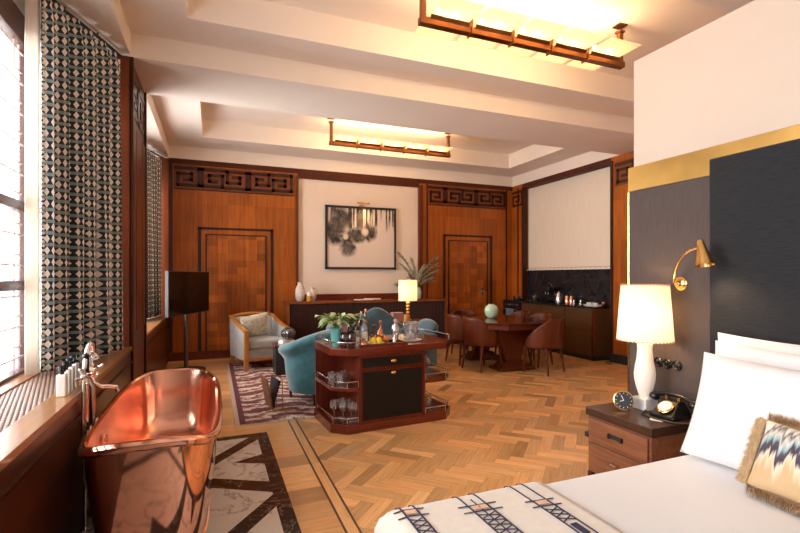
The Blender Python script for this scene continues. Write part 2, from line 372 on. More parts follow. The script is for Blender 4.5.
# ------------------------------------------------------------------ mesh builder
class MB:
    def __init__(s): s.v = []; s.f = []; s.m = []; s.uv = {}; s.T = Matrix.Identity(4); s.mi = 0
    def add(s, vs, fs, mi=None):
        o = len(s.v); s.v += [tuple(s.T @ Vector(p)) for p in vs]
        for f in fs: s.f.append(tuple(i+o for i in f)); s.m.append(s.mi if mi is None else mi)
        return s
    def at(s, loc=(0, 0, 0), rz=0, rx=0, ry=0, sc=1):
        s.T = Matrix.Translation(loc) @ Matrix.Rotation(rz, 4, 'Z') @ Matrix.Rotation(ry, 4, 'Y') @ Matrix.Rotation(rx, 4, 'X') @ Matrix.Scale(sc, 4); return s
    def box(s, x0, x1, y0, y1, z0, z1, mi=None):
        v = [(x, y, z) for z in (z0, z1) for y in (y0, y1) for x in (x0, x1)]
        return s.add(v, [(0, 2, 3, 1), (4, 5, 7, 6), (0, 1, 5, 4), (2, 6, 7, 3), (0, 4, 6, 2), (1, 3, 7, 5)], mi)
    def prism(s, pts, z0, z1, mi=None, top=None):
        """pts anticlockwise in xy; top = other outline for the upper face"""
        n = len(pts); tp = top or pts
        v = [(x, y, z0) for x, y in pts] + [(x, y, z1) for x, y in tp]
        return s.add(v, [tuple(range(n-1, -1, -1)), tuple(range(n, 2*n))] + [(i, (i+1) % n, n+(i+1) % n, n+i) for i in range(n)], mi)
    def lathe(s, prof, n=24, mi=None, cap=True, ang=2*PI):
        v = []; f = []; k = len(prof); full = abs(ang-2*PI) < 1e-6; cols = n if full else n+1
        for i in range(cols):
            a = ang*i/n
            v += [(r*math.cos(a), r*math.sin(a), z) for r, z in prof]
        for i in range(n):
            j = (i+1) % cols
            for q in range(k-1):
                if prof[q][0] < 1e-6 and prof[q+1][0] < 1e-6: continue
                f.append((i*k+q, j*k+q, j*k+q+1, i*k+q+1))
        if cap and full:
            if prof[0][0] > 1e-6: f.append(tuple(i*k for i in range(n-1, -1, -1)))
            if prof[-1][0] > 1e-6: f.append(tuple(i*k+k-1 for i in range(n)))
        return s.add(v, f, mi)
    def tube(s, pts, r, n=8, mi=None, closed=False):
        pts = [Vector(p) for p in pts]; k = len(pts); v = []; f = []
        rr = r if isinstance(r, (list, tuple)) else [r]*k
        up = None
        for i, p in enumerate(pts):
            if closed: d = pts[(i+1) % k]-pts[i-1]
            else: d = pts[min(i+1, k-1)]-pts[max(i-1, 0)]
            d.normalize()
            if up is None:
                up = Vector((0, 0, 1)) if abs(d.z) < .9 else Vector((1, 0, 0))
            a = up-d*up.dot(d)
            if a.length < 1e-5: a = d.orthogonal()
            a.normalize(); b = d.cross(a); up = a
            v += [tuple(p+(a*math.cos(2*PI*j/n)+b*math.sin(2*PI*j/n))*rr[i]) for j in range(n)]
        for i in range(k if closed else k-1):
            q = (i+1) % k
            f += [(i*n+j, i*n+(j+1) % n, q*n+(j+1) % n, q*n+j) for j in range(n)]
        if not closed: f += [tuple(range(n-1, -1, -1)), tuple((k-1)*n+j for j in range(n))]
        return s.add(v, f, mi)
    def ball(s, c, r, sz=1, n=14, mi=None, sx=1, sy=1):
        v = []; f = []; h = n//2
        for i in range(h+1):
            t = PI*i/h
            for j in range(n):
                a = 2*PI*j/n
                v.append((c[0]+r*sx*math.sin(t)*math.cos(a), c[1]+r*sy*math.sin(t)*math.sin(a), c[2]-r*sz*math.cos(t)))
        for i in range(h):
            for j in range(n):
                f.append((i*n+j, i*n+(j+1) % n, (i+1)*n+(j+1) % n, (i+1)*n+j))
        return s.add(v, f, mi)
    def bar(s, p, q, w, t, mi=None):
        """flat bar from p to q in plane, box section w x t"""
        p, q = Vector(p), Vector(q); d = (q-p).normalized()
        a = Vector((0, 0, 1)) if abs(d.z) < .9 else Vector((1, 0, 0))
        u = d.cross(a).normalized(); n_ = d.cross(u).normalized()
        v = [tuple(e+u*su*w/2+n_*sn*t/2) for e in (p, q) for su, sn in ((-1, -1), (1, -1), (1, 1), (-1, 1))]
        return s.add(v, [(0, 1, 2, 3), (7, 6, 5, 4), (0, 4, 5, 1), (1, 5, 6, 2), (2, 6, 7, 3), (3, 7, 4, 0)], mi)
    def grid(s, fn, nu, nv, mi=None, wrap=False):
        v = [fn(i/(nu if wrap else nu), j/nv) for j in range(nv+1) for i in range(nu+(0 if wrap else 1))]
        c = nu if wrap else nu+1
        f = [(j*c+i, j*c+(i+1) % c, (j+1)*c+(i+1) % c, (j+1)*c+i) for j in range(nv) for i in range(nu)]
        return s.add(v, f, mi)
    def build(s, name, mats, parent=None, smooth=False, bevel=0, seg=2, sub=0, solid=0, fix=True):
        me = bpy.data.meshes.new(name); me.from_pydata(s.v, [], s.f)
        if not isinstance(mats, (list, tuple)): mats = [mats]
        for q in mats: me.materials.append(q)
        me.polygons.foreach_set('material_index', s.m)
        if fix:
            b = bmesh.new(); b.from_mesh(me); bmesh.ops.remove_doubles(b, verts=b.verts, dist=1e-5)
            bmesh.ops.recalc_face_normals(b, faces=b.faces); b.to_mesh(me); b.free()
        if smooth:
            me.polygons.foreach_set('use_smooth', [True]*len(me.polygons))
            try: me.set_sharp_from_angle(angle=R(42))
            except Exception: pass
        me.update()
        o = bpy.data.objects.new(name, me); C.objects.link(o)
        if parent is not None: o.parent = parent
        if solid:
            k = o.modifiers.new('thick', 'SOLIDIFY'); k.thickness = solid; k.offset = 0
        if bevel:
            k = o.modifiers.new('soft', 'BEVEL'); k.width = bevel; k.segments = seg; k.limit_method = 'ANGLE'; k.angle_limit = R(40)
        if sub:
            k = o.modifiers.new('sub', 'SUBSURF'); k.levels = k.render_levels = sub
        return o
def tag(o, label, cat, group=None, kind=None):
    o['label'] = label; o['category'] = cat
    if group: o['group'] = group
    if kind: o['kind'] = kind
    return o
def thing(name, label, cat, loc=(0, 0, 0), rz=0, group=None):
    o = bpy.data.objects.new(name, None); o.empty_display_size = .1; C.objects.link(o)
    o.location = loc; o.rotation_euler = (0, 0, rz)
    return tag(o, label, cat, group)
def struct(mb, name, mats, parent=None, **k):
    o = mb.build(name, mats, parent, **k)
    o['kind'] = 'structure'; return o
def dup(root, loc, rz, label, group=None):
    r = root.copy(); C.objects.link(r); r.location = loc; r.rotation_euler = (0, 0, rz); r['label'] = label
    if group: r['group'] = group
    for ch in list(root.children):
        c = ch.copy(); C.objects.link(c); c.parent = r
        for g in list(ch.children):
            d = g.copy(); C.objects.link(d); d.parent = c
    return r
def place(o, loc, rz=0):
    o.location = loc; o.rotation_euler = (0, 0, rz); return o
def lerp(a, b, t): return a+(b-a)*t
def pt_light(name, loc, energy, col, rad=.03, parent=None):
    l = bpy.data.lights.new(name, 'POINT'); l.energy = energy; l.color = col; l.shadow_soft_size = rad
    o = bpy.data.objects.new(name, l); C.objects.link(o); o.location = loc
    if parent: o.parent = parent
    return o
WARM = (1.0, .66, .34)

# ------------------------------------------------------------------ floor
XL, XR, YB, YF = -.68, 6.1, 8.6, -2.5
Z0, Z1, Z2 = 3.366, 3.58, 3.86
def plank_mesh(name, polys, mat):
    """polys: list of (quad points, uv quad, tone)"""
    bm = bmesh.new(); uvl = bm.loops.layers.uv.new('UV'); cl = bm.loops.layers.float_color.new('tone')
    for pts, uvs, tone in polys:
        vs = [bm.verts.new((x, y, 0)) for x, y in pts]; f = bm.faces.new(vs)
        for lp, q in zip(f.loops, uvs): lp[uvl].uv = q; lp[cl] = (*tone, 1)
    return bm
def tone():
    k = rnd.gauss(1.04, .15); h = rnd.gauss(0, .06)
    if rnd.random() < .08: k *= .72
    return (k, k*(1-h*.5), k*(1-h))
def quad(cx, cy, l, wd, ang):
    g = .0004; hl, hw = l/2-g, wd/2-g; c, s_ = math.cos(ang), math.sin(ang)
    o = rnd.random()*50; o2 = rnd.random()*50
    return [(cx+a*c-b*s_, cy+a*s_+b*c) for a, b in ((-hl, -hw), (hl, -hw), (hl, hw), (-hl, hw))], [(o, o2), (o+l, o2), (o+l, o2+wd), (o, o2+wd)]
polys = []
Wp, n_ = .092, 4; Lp = Wp*n_
c45 = math.cos(R(45))
def rot45(x, y): return (x*c45+y*c45+3.4, -x*c45+y*c45+3.0)
for k in range(-130, 131):
    for m_ in range(-16, 17):
        hx, hy = (k+n_/2)*Wp, (k+2*n_*m_+.5)*Wp
        for (px, py, an) in ((hx, hy, 0), ((k+.5)*Wp, (k+1+2*n_*m_+n_/2)*Wp, PI/2)):
            X, Y = rot45(px, py)
            if .4 < X < 6.6 and YF-.4 < Y < YB+.4:
                q, u = quad(X, Y, Lp, Wp, -R(45)+an); tn = tone(); kk = 1.05 if an == 0 else .92; polys.append((q, u, tuple(z*kk for z in tn)))  # sheen of the grain put into the colour: crosswise planks darker
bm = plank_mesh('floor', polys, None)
for co, no in (((.762, 0, 0), (-1, 0, 0)), ((6.3, 0, 0), (1, 0, 0)), ((0, YB, 0), (0, 1, 0)), ((0, YF, 0), (0, -1, 0))):
    bmesh.ops.bisect_plane(bm, geom=bm.verts[:]+bm.edges[:]+bm.faces[:], plane_co=co, plane_no=no, clear_outer=True)
uvl = bm.loops.layers.uv['UV']; cl = bm.loops.layers.float_color['tone']
def addq(x0, x1, y0, y1, t, along='x'):
    vs = [bm.verts.new(p) for p in ((x0, y0, 0), (x1, y0, 0), (x1, y1, 0), (x0, y1, 0))]; f = bm.faces.new(vs)
    o = rnd.random()*50
    us = [(o, o), (o+x1-x0, o), (o+x1-x0, o+y1-y0), (o, o+y1-y0)] if along == 'x' else [(o, o), (o, o+x1-x0), (o+y1-y0, o+x1-x0), (o+y1-y0, o)]
    for lp, q in zip(f.loops, us): lp[uvl].uv = q; lp[cl] = (*t, 1)
y = YF
while y < YB:
    L = .20
    x0 = .452 if y+L <= 4.36 else XL
    addq(x0, .674, y, min(y+L-.001, YB), tone(), 'x'); y += L
for ya in [YF+i*1.2 for i in range(10)]: addq(.688, .748, ya, min(ya+1.199, YB), tone(), 'y')
addq(.674, .688, YF, YB, (.12, .08, .06), 'y'); addq(.748, .762, YF, YB, (.12, .08, .06), 'y')
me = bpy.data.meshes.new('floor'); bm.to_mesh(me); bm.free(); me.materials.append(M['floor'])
fo = bpy.data.objects.new('floor', me); C.objects.link(fo); fo['kind'] = 'structure'
struct(MB().box(-1.3, 6.4, YF, YB+.1, -.1, -.002), 'floor', M['inlay'])

# marble bathing zone: white slabs, dark border, dark zigzag
mb = MB()
def flat(pts, z, mi): mb.add([(x, y, z) for x, y in pts], [tuple(range(len(pts)))], mi)
flat([(XL, YF), (.36, YF), (.36, 4.27), (XL, 4.27)], .0006, 0)
flat([(.36, YF), (.452, YF), (.452, 4.36), (.36, 4.36)], .0006, 1); flat([(XL, 4.27), (.36, 4.27), (.36, 4.36), (XL, 4.36)], .0006, 1)
yk = 4.36; per = 1.26
while yk > .2:
    # stripe running left and towards the camera, then back out again
    w2 = .17
    flat([(.36, yk), (.36, yk-w2), (-.30, yk-w2-.86), (-.30, yk-.86)], .0012, 1)
    flat([(-.30, yk-.70), (-.30, yk-.70-w2+.02), (.36, yk-w2-1.06), (.36, yk-1.06)], .0014, 1)
    flat([(.36, yk-.53), (.36, yk-.73), (.14, yk-.63)], .0013, 1)
    flat([(-.30, yk-.86), (-.30, yk-.70), (XL, yk-.33), (XL, yk-.5)], .0013, 1)
    yk -= per
struct(mb, 'floor', [M['marbleW'], M['marbleD']], fix=False)

# ------------------------------------------------------------------ walls
# left wall: pier, lintel, ledge; windows set back
W2 = -1.16
mb = MB()
struct(MB().box(W2-.1, XL, 4.75, 5.66, 0, Z0), 'wall_left', M['panel_dark'])
struct(MB().box(W2-.1, XL, YB, YB+.1, 0, Z0).box(W2-.12, XL, YF-.1, YF, 0, Z0).box(W2-.1, XL, .9, 1.25, 0, Z0), 'wall_left', M['panel_dark'])
struct(MB().box(W2-.1, XL, YF, YB+.1, Z0, 3.95), 'wall_left', M['ceil'])       # lintel and recess soffit
struct(MB().box(W2-.1, W2, YF, YB+.1, 0, .70).box(W2-.1, W2, YF, YB+.1, 3.10, Z0), 'wall_left', M['ceil'])
# raised panels and fret on the pier
mb = MB()
for ya, yb in ((4.80, 4.98), (5.02, 5.38), (5.42, 5.61)):
    mb.box(XL, XL+.012, ya, yb, .9, 2.78)
struct(mb, 'trim_1', M['panel_dark'], bevel=.003)
def fret(mb, to3, n, w_, h_, bw):
    """angular meander: n motifs of width w_ and height h_; to3 maps (s, z) to 3-D"""
    base = [(0, .93), (.93, .93), (.93, .10), (.10, .10), (.10, .66), (.64, .66), (.64, .36), (.36, .36)]
    ext = [(0, .66), (0, .36)]
    for i in range(n):
        for pl in (base,):
            pts = [((i + (x if i % 2 == 0 else 1-x))*w_, (y if (i//2) % 2 == 0 else 1-y)*h_) for x, y in pl]
            for a, b in zip(pts, pts[1:]):
                d = Vector((b[0]-a[0], b[1]-a[1])).normalized()*bw/2
                a2 = (a[0]-d.x, a[1]-d.y); b2 = (b[0]+d.x, b[1]+d.y)
                nx, ny = -d.y, d.x
                c = [(a2[0]-nx, a2[1]-ny), (b2[0]-nx, b2[1]-ny), (b2[0]+nx, b2[1]+ny), (a2[0]+nx, a2[1]+ny)]
                v = [to3(p[0], p[1], 0) for p in c]+[to3(p[0], p[1], .006) for p in c]
                mb.add(v, [(0, 1, 2, 3), (7, 6, 5, 4), (0, 4, 5, 1), (1, 5, 6, 2), (2, 6, 7, 3), (3, 7, 4, 0)])
mb = MB(); fret(mb, lambda s, z, d: (XL+.001+d, 4.82+s, 2.86+z), 2, .38, .40, .05)
struct(mb, 'trim_2', M['inlay'])
struct(MB().box(XL-.01, XL+.02, 4.75, 4.79, 0, Z0).box(XL-.01, XL+.02, 5.62, 5.66, 0, Z0), 'trim_3', M['inlay'])

# ledge over the radiators, with grille
for (ya, yb) in ((YF, 4.75), (5.66, YB)):
    struct(MB().box(XL-.02, XL, ya, yb, 0, .745), 'wall_left', M['ledgefront'])
    struct(MB().box(XL-.115, XL+.012, ya, yb, .745, .78).box(W2, -1.05, ya, yb, .745, .78), 'trim_4', M['ledgetop'], bevel=.004)
    struct(MB().box(-1.05, XL-.115, ya, yb, .742, .772), 'trim_5', M['grille'])
    struct(MB().box(XL, XL+.012, ya, yb, .64, .655), 'trim_6', M['inlay'])

# windows
def window(name, ya, yb, panes):
    root = MB(); z0, z1 = .70, 3.10
    root.box(W2-.05, W2+.02, ya, yb, z0, z0+.10).box(W2-.05, W2+.02, ya, yb, z1-.18, z1)
    root.box(W2-.05, W2+.02, ya, ya+.07, z0, z1).box(W2-.05, W2+.02, yb-.07, yb, z0, z1)
    for zz in (1.35, 1.86): root.box(W2-.04, W2+.02, ya, yb, zz-.03, zz+.03)
    for i in range(1, panes):
        yy = lerp(ya, yb, i/panes); root.box(W2-.04, W2+.015, yy-.035, yy+.035, z0, z1)
    o = struct(root, name, M['winframe'], bevel=.003)
    struct(MB().box(W2-.022, W2-.018, ya+.05, yb-.05, z0+.05, z1-.05), 'glass', M['winglass'], o)
    l = MB()
    for i in range(panes):
        a, b = lerp(ya, yb, i/panes)+.05, lerp(ya, yb, (i+1)/panes)-.05; wd = b-a
        t = .004
        for fr in (.14, .24, .80, .90): l.box(W2-.022, W2-.012, a+wd*fr-t, a+wd*fr+t, z0, z1)
        zz = z0+.18
        k = 0
        while zz < z1-.1:
            l.box(W2-.022, W2-.012, a, b, zz-t, zz+t)
            s0 = a+wd*(.90 if k % 2 else .80); l.box(W2-.022, W2-.012, b-wd*.2, b-wd*.04, zz+.07-t, zz+.07+t)
            l.box(W2-.022, W2-.012, a+wd*.04, a+wd*.24, zz+.09-t, zz+.09+t)
            l.box(W2-.022, W2-.012, a+wd*(.50)-t, a+wd*.50+t, zz, zz+.16) if k % 3 == 1 else None
            zz += .20; k += 1
    struct(l, 'leading', M['lead'], o)
    return o
window('window_1', 1.25, 4.75, 4)
window('window_2', 5.66, YB, 3)
window('window_3', YF, .9, 3)

# back wall
struct(MB().box(W2-.1, 6.5, YB+.02, YB+.12, 0, 3.95), 'wall_back', M['wallpaint'])
struct(MB().box(XL, 1.43, YB-.02, YB+.02, 0, Z0), 'wall_back', M['panel'])
struct(MB().box(3.86, XR, YB-.02, YB+.02, 0, Z0), 'wall_back', M['panel'])
struct(MB().box(1.43, 3.86, YB-.03, YB+.02, 3.20, Z0), 'trim_7', M['panel_beam'])
struct(MB().box(1.40, 1.445, YB-.05, YB+.02, 0, 3.24).box(3.845, 3.93, YB-.05, YB+.02, 0, 3.24), 'trim_8', M['panel_dark'])
struct(MB().box(XL, 1.43, YB-.035, YB, 3.28, Z0).box(3.86, XR, YB-.035, YB, 3.28, Z0), 'trim_9', M['panel_beam'])
struct(MB().box(XL, -.62, YB-.04, YB, 0, 3.3).box(4.02, 4.05, YB-.03, YB, 0, 3.3).box(5.93, 5.96, YB-.03, YB, 0, 3.3), 'trim_10', M['inlay'])
struct(MB().box(XL, 6.1, YB-.045, YB, 0, .14), 'baseboard_back', M['panel_dark'], bevel=.004)
struct(MB().box(-.60, 1.38, YB-.0215, YB-.019, 2.875, 3.26).box(4.06, 5.93, YB-.0215, YB-.019, 2.875, 3.26), 'trim_15', M['friezeback'])
struct(MB().box(6.098, 6.101, 4.6, 5.78, 2.875, 3.26), 'trim_16', M['friezeback'])
mb = MB(); fret(mb, lambda s, z, d: (-.58+s, YB-.021-d, 2.90+z), 5, .385, .34, .052)
fret(mb, lambda s, z, d: (4.08+s, YB-.021-d, 2.90+z), 5, .368, .34, .052)
mb.box(-.60, 1.38, YB-.026, YB-.02, 2.855, 2.875).box(4.06, 5.93, YB-.026, YB-.02, 2.855, 2.875)
struct(mb, 'trim_11', M['inlay'])
def door(name, x0, x1, ztop, handle):
    o = struct(MB().box(x0+.14, x1-.14, YB-.035, YB-.02, .14, ztop-.12), name, M['marq'], bevel=.003)
    f = MB()
    for q, wd, d in ((0, .05, .034), (.115, .025, .04)):
        f.box(x0+q, x0+q+wd, YB-d, YB-.02, .14, ztop-q).box(x1-q-wd, x1-q, YB-d, YB-.02, .14, ztop-q).box(x0+q, x1-q, YB-d, YB-.02, ztop-q-wd*.8, ztop-q)
    struct(f, 'frame', M['inlay'], o)
    if handle:
        h = MB(); h.box(x1-.27, x1-.235, YB-.045, YB-.035, 1.0, 1.16); h.tube([(x1-.25, YB-.04, 1.09), (x1-.25, YB-.09, 1.09), (x1-.36, YB-.09, 1.09)], .011)
        struct(h, 'handle', M['steel'], o)
    return o
door('door_1', -.235, 1.0, 2.24, False)
door('door_2', 4.40, 5.58, 2.27, True)

# right wall with kitchenette recess
struct(MB().box(6.26, 6.4, YF, YB+.1, 0, 3.95), 'wall_right', M['wallpaint'])
struct(MB().box(6.1, 6.27, 8.22, YB+.02, 0, Z0), 'wall_right', M['panel'])
struct(MB().box(6.1, 6.27, 4.3, 5.84, 0, Z0), 'wall_right', M['panel'])
struct(MB().box(6.1, 6.27, 5.84, 8.22, 3.27, Z0), 'trim_12', M['panel_beam'])
struct(MB().box(6.09, 6.2, 8.19, 8.23, 0, 3.3).box(6.085, 6.1, 8.35, 8.38, 0, 3.3).box(6.085, 6.12, 5.80, 5.85, 0, 3.3), 'trim_13', M['inlay'])
mb = MB(); fret(mb, lambda s, z, d: (6.099-d, 5.74-s, 2.90+z), 3, .36, .34, .052); fret(mb, lambda s, z, d: (6.099-d, 8.57-s, 2.90+z), 1, .36, .34, .052)
struct(mb, 'trim_14', M['inlay'])
struct(MB().box(6.06, 6.1, 4.3, 5.84, 0, .14), 'baseboard_right', M['blackm'])
struct(MB().box(6.235, 6.27, 5.84, 8.22, .90, 1.53), 'wall_right', M['blackstone'])
# wall behind the camera
struct(MB().box(W2-.1, 6.4, YF-.1, YF, 0, 3.95), 'wall_front', M['wallpaint'])

# ceiling
mb = MB().box(W2-.1, 6.4, YF-.1, YB+.1, Z2, 3.97)
def ring(x0, x1, y0, y1, a0, a1, b0, b1, z, zt):
    mb.box(x0, a0, y0, y1, z, zt); mb.box(a1, x1, y0, y1, z, zt); mb.box(a0, a1, y0, b0, z, zt); mb.box(a0, a1, b1, y1, z, zt)
ring(XL, 6.3, -.2, 4.75, -.2, 5.54, 2.56, 4.30, Z1, Z2+.02)
ring(XL, 6.3, 5.66, YB+.1, -.15, 5.54, 6.30, 7.91, Z1, Z2+.02)
ring(XL, 6.3, YF, -.2, -.2, 5.54, -1.9, -.8, Z1, Z2+.02)
mb.box(XL, 6.3, 4.75, 5.66, Z0, Z2)
mb.box(6.1, 6.3, YF, YB+.1, Z0, Z2)
mb.box(XL, 6.3, YB-.03, YB+.1, Z0, Z2)
struct(mb, 'ceiling', M['ceil'], fix=False)

# bed partition: a wall of part height, brass-capped headboard on it
PX = 2.95
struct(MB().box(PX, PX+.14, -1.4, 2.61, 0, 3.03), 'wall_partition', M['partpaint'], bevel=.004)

# ------------------------------------------------------------------ headboard (a thing)
hb = thing('headboard', 'tall taupe and midnight velvet headboard with brass cap behind the bed', 'headboard', (2.85, .6, 0))
MB().box(0, .098, -1.9, 1.965, 0, 2.03).build('grasscloth_panel', M['grass'], hb)
MB().box(-.005, .098, -1.9, 1.968, 2.03, 2.205).build('brass_cap', M['brassb'], hb, bevel=.003)
MB().box(-.004, .002, 1.957, 1.972, 0, 2.03).build('brass_edge', M['brass'], hb)
MB().box(-.055, 0, -1.75, 1.33, .25, 2.12).build('velvet_panel', M['velvet'], hb, bevel=.012, seg=3)

# ------------------------------------------------------------------ bed
bed = thing('bed', 'double bed made up with white sheets before the velvet headboard', 'bed', (1.68, .66, 0))
# local: x -1.13 (foot) .. 1.1 (head); y -.95 .. .94
def drape(x0, x1, y0, y1, ztop, zbot, rad, sw, nx=50, ny=50, foot=True, headx=None, wav=.006):
    """rounded slab surface: flat top that curls down over foot and both sides"""
    per_y = (y1-y0); 
    def fn(u, v):
        # v crosses the bed from one hem to the other, u from foot hem to head
        drop = ztop-zbot
        ly = per_y+2*drop; s_ = v*ly-drop
        lx = (x1-x0)+(drop if foot else 0); t_ = u*lx-(drop if foot else 0)
        def fold(q, lo, hi):
            r = rad
            if q < lo+r:
                a = (lo+r-q)/r
                if a < PI/2: return lo+r-r*math.sin(a), r*(1-math.cos(a))
                return lo, r+(a-PI/2)*r
            if q > hi-r:
                a = (q-hi+r)/r
                if a < PI/2: return hi-r+r*math.sin(a), r*(1-math.cos(a))
                return hi, r+(a-PI/2)*r
            return q, 0
        yy, dz1 = fold(s_+y0, y0, y1)
        if foot: xx, dz2 = fold(t_+x0, x0, 99)
        else: xx, dz2 = t_+x0, 0
        dz = max(dz1, dz2)+min(dz1, dz2)*.35
        z = max(zbot, ztop-dz)
        n = math.sin(xx*5.1+yy*2.3)*math.cos(yy*4.7-xx*1.2)
        return (xx, yy, z+wav*n*(1 if dz < .01 else .2))
    return fn
MB().box(-1.0, 1.1, -.85, .86, .08, .26).build('base', M['blackm'], bed)
MB().box(-1.06, 1.11, -.92, .91, .24, .49).build('mattress', M['linen'], bed, bevel=.05, seg=4)
mb = MB(); mb.grid(drape(-1.12, 1.11, -.95, .95, .555, .16, .075, 0, foot=True), 70, 70)
mb.build('sheet', M['linen'], bed, smooth=True)
# throw over the foot
th = thing('bed_throw', 'cream throw with navy ladder embroidery across the foot of the bed', 'throw', (1.68, .66, 0))
fnT = drape(-1.13, -.44, -.96, .96, .567, .14, .08, 0, foot=True)
mb = MB(); mb.grid(fnT, 44, 90)
mb.build('cloth', M['throw'], th, smooth=True, solid=.008)
def surf(x, y, dz=.008):
    """point on the throw's surface for local x, signed distance y across"""
    drop = .567-.14; ly = 1.92+2*drop; lx = .69+drop
    u = (x+1.13+drop)/lx; v = (y+.96+drop)/ly
    p = Vector(fnT(u, v)); 
    e = .002; du = Vector(fnT(u+e, v))-p; dv = Vector(fnT(u, v+e))-p
    nrm = du.cross(dv).normalized()
    return p+nrm*dz
pm = MB()
def strip(x0, y0, x1, y1, wd, mi=0, n=14):
    d = Vector((x1-x0, y1-y0)); L = d.length; d.normalize(); nx, ny = -d.y*wd/2, d.x*wd/2
    k = max(2, int(L/.03))
    def fn(u, v): 
        px, py = lerp(x0, x1, u), lerp(y0, y1, u); s_ = (v-.5)*2
        return tuple(surf(px+nx*s_, py+ny*s_))
    pm.grid(fn, k, 1, mi)
for ci, cx in enumerate((-1.03, -.785, -.555)):
    hw = (.026, .036, .028)[ci]
    for s_ in (-1, 1): strip(cx+s_*hw, -1.1, cx+s_*hw, 1.02, .0055)
    if ci == 1: strip(cx, -.9, cx, .86, .004)
    for k in range(-3, 5):
        y0 = .88-ci*.06-(k+3)*.30
        for e in (0, .045): strip(cx-hw*2.1, y0-e, cx+hw*2.1, y0-e-.012, .005)
        strip(cx-hw*.8, y0-.022, cx+hw*.8, y0-.026, .028, 1)
        for e in range(5 if ci == 1 else 3):
            ya = y0-.07-e*.034
            strip(cx-hw, ya, cx+hw, ya-.030, .004); strip(cx+hw, ya, cx-hw, ya-.030, .004)
        if ci != 1: strip(cx-.003, y0-.185, cx-.003, y0-.25, .026)
        else: strip(cx+hw*.5, y0-.25, cx+hw*.5, y0-.29, .022, 1)
pm.build('embroidery', [M['navy'], M['peach']], th, solid=.002, fix=False)

# pillows
def pillow_mesh(w_, h_, t_, seed, n=26, corner=.05):
    r_ = random.Random(seed); ph = [r_.random()*6 for _ in range(4)]
    mb = MB()
    for sgn in (-1, 1):
        def fn(u, v):
            a, b = u*2-1, v*2-1
            e = max(0, (1-abs(a)**2.6))**.55*max(0, (1-abs(b)**2.6))**.55
            pin = 1-corner*(1-abs(a)**2)*0-.06*(abs(b)**2)*(1-abs(a)) - 0
            yy = a*w_/2*(1-.045*(1-b*b)*abs(a)**3); zz = b*h_/2*(1-.07*(1-a*a)*abs(b)**3)
            wr = .006*math.sin(a*7+ph[0]+b*3)*math.cos(b*5+ph[1])*e
            return (sgn*(t_/2*e+wr), yy, zz)
        mb.grid(fn, n, n)
    return mb
def pillow(name, label, loc, w_, h_, t_, tilt, yaw, seed, mat=M['linen'], cat='pillow', group=None):
    o = pillow_mesh(w_, h_, t_, seed).build(name, mat, None, smooth=True)
    o.location = loc; o.rotation_euler = (0, tilt, yaw)
    return tag(o, label, cat, group)
pillow('pillow', 'rear white pillow resting against the velvet headboard', (2.61, 1.345, .835), .86, .52, .14, R(8), 0, 1, group='white bed pillows')
pillow('pillow', 'middle white pillow mostly hidden behind the large front pillow', (2.42, 1.26, .825), .82, .50, .14, R(12), 0, 2, group='white bed pillows')
pillow('pillow', 'large front white pillow behind the fringed cushion', (2.17, 1.15, .80), .86, .50, .19, R(20), 0, 3, group='white bed pillows')

cu = thing('fringed_cushion', 'small ikat cushion with straw fringe leaning on the front white pillow', 'cushion', (1.96, .94, .58), 0)
T = (Matrix.Translation((0, 0, .155)) @ Matrix.Rotation(R(26), 4, 'Y'))
c1 = pillow_mesh(.50, .27, .13, 9).build('cover', M['ikat'], cu, smooth=True); c1.location = (.02, 0, .135); c1.rotation_euler = (0, R(26), R(-4))
mb = MB(); rr = random.Random(4)
per_pts = []
for k in range(1700):
    t = k/1700*4; s_ = int(t); f = t-s_
    a, b = [(-1+2*f, -1), (1, -1+2*f), (1-2*f, 1), (-1, 1-2*f)][s_]
    out = [(0, -1), (1, 0), (0, 1), (-1, 0)][s_]
    for q in range(3):
        y0, z0 = a*.245, b*.130; L = .038*(.7+.5*rr.random()); j = (rr.random()-.5)*.02; jx = (rr.random()-.5)*.03
        ox, oy = (rr.random()-.5)*.018, 0
        cr = 0
        p0 = (ox*.6, y0, z0); p1 = (jx*.5, y0+out[0]*L*.6+j*.6, z0+out[1]*L*.6+(j if out[0] else 0)); p2 = (jx, y0+out[0]*L+j, z0+out[1]*L-.004)
        wv = .0022
        mb.add([(p0[0]-wv, p0[1]-wv, p0[2]), (p0[0]+wv, p0[1]+wv, p0[2]+wv), (p1[0]+wv, p1[1], p1[2]+wv), (p1[0]-wv, p1[1]-wv, p1[2]-wv), (p2[0], p2[1], p2[2])], [(0, 1, 2, 3), (3, 2, 4)])
fr = mb.build('fringe', M['fringe'], cu, fix=False); fr.location = (.02, 0, .135); fr.rotation_euler = (0, R(26), R(-4))
fr['kind'] = 'stuff'

# ------------------------------------------------------------------ nightstand and its things
ns = thing('nightstand', 'walnut nightstand with two drawers standing beside the bed', 'nightstand', (2.59, 2.205, 0))
ns['label'] = 'walnut nightstand with two drawers standing beside the bed'
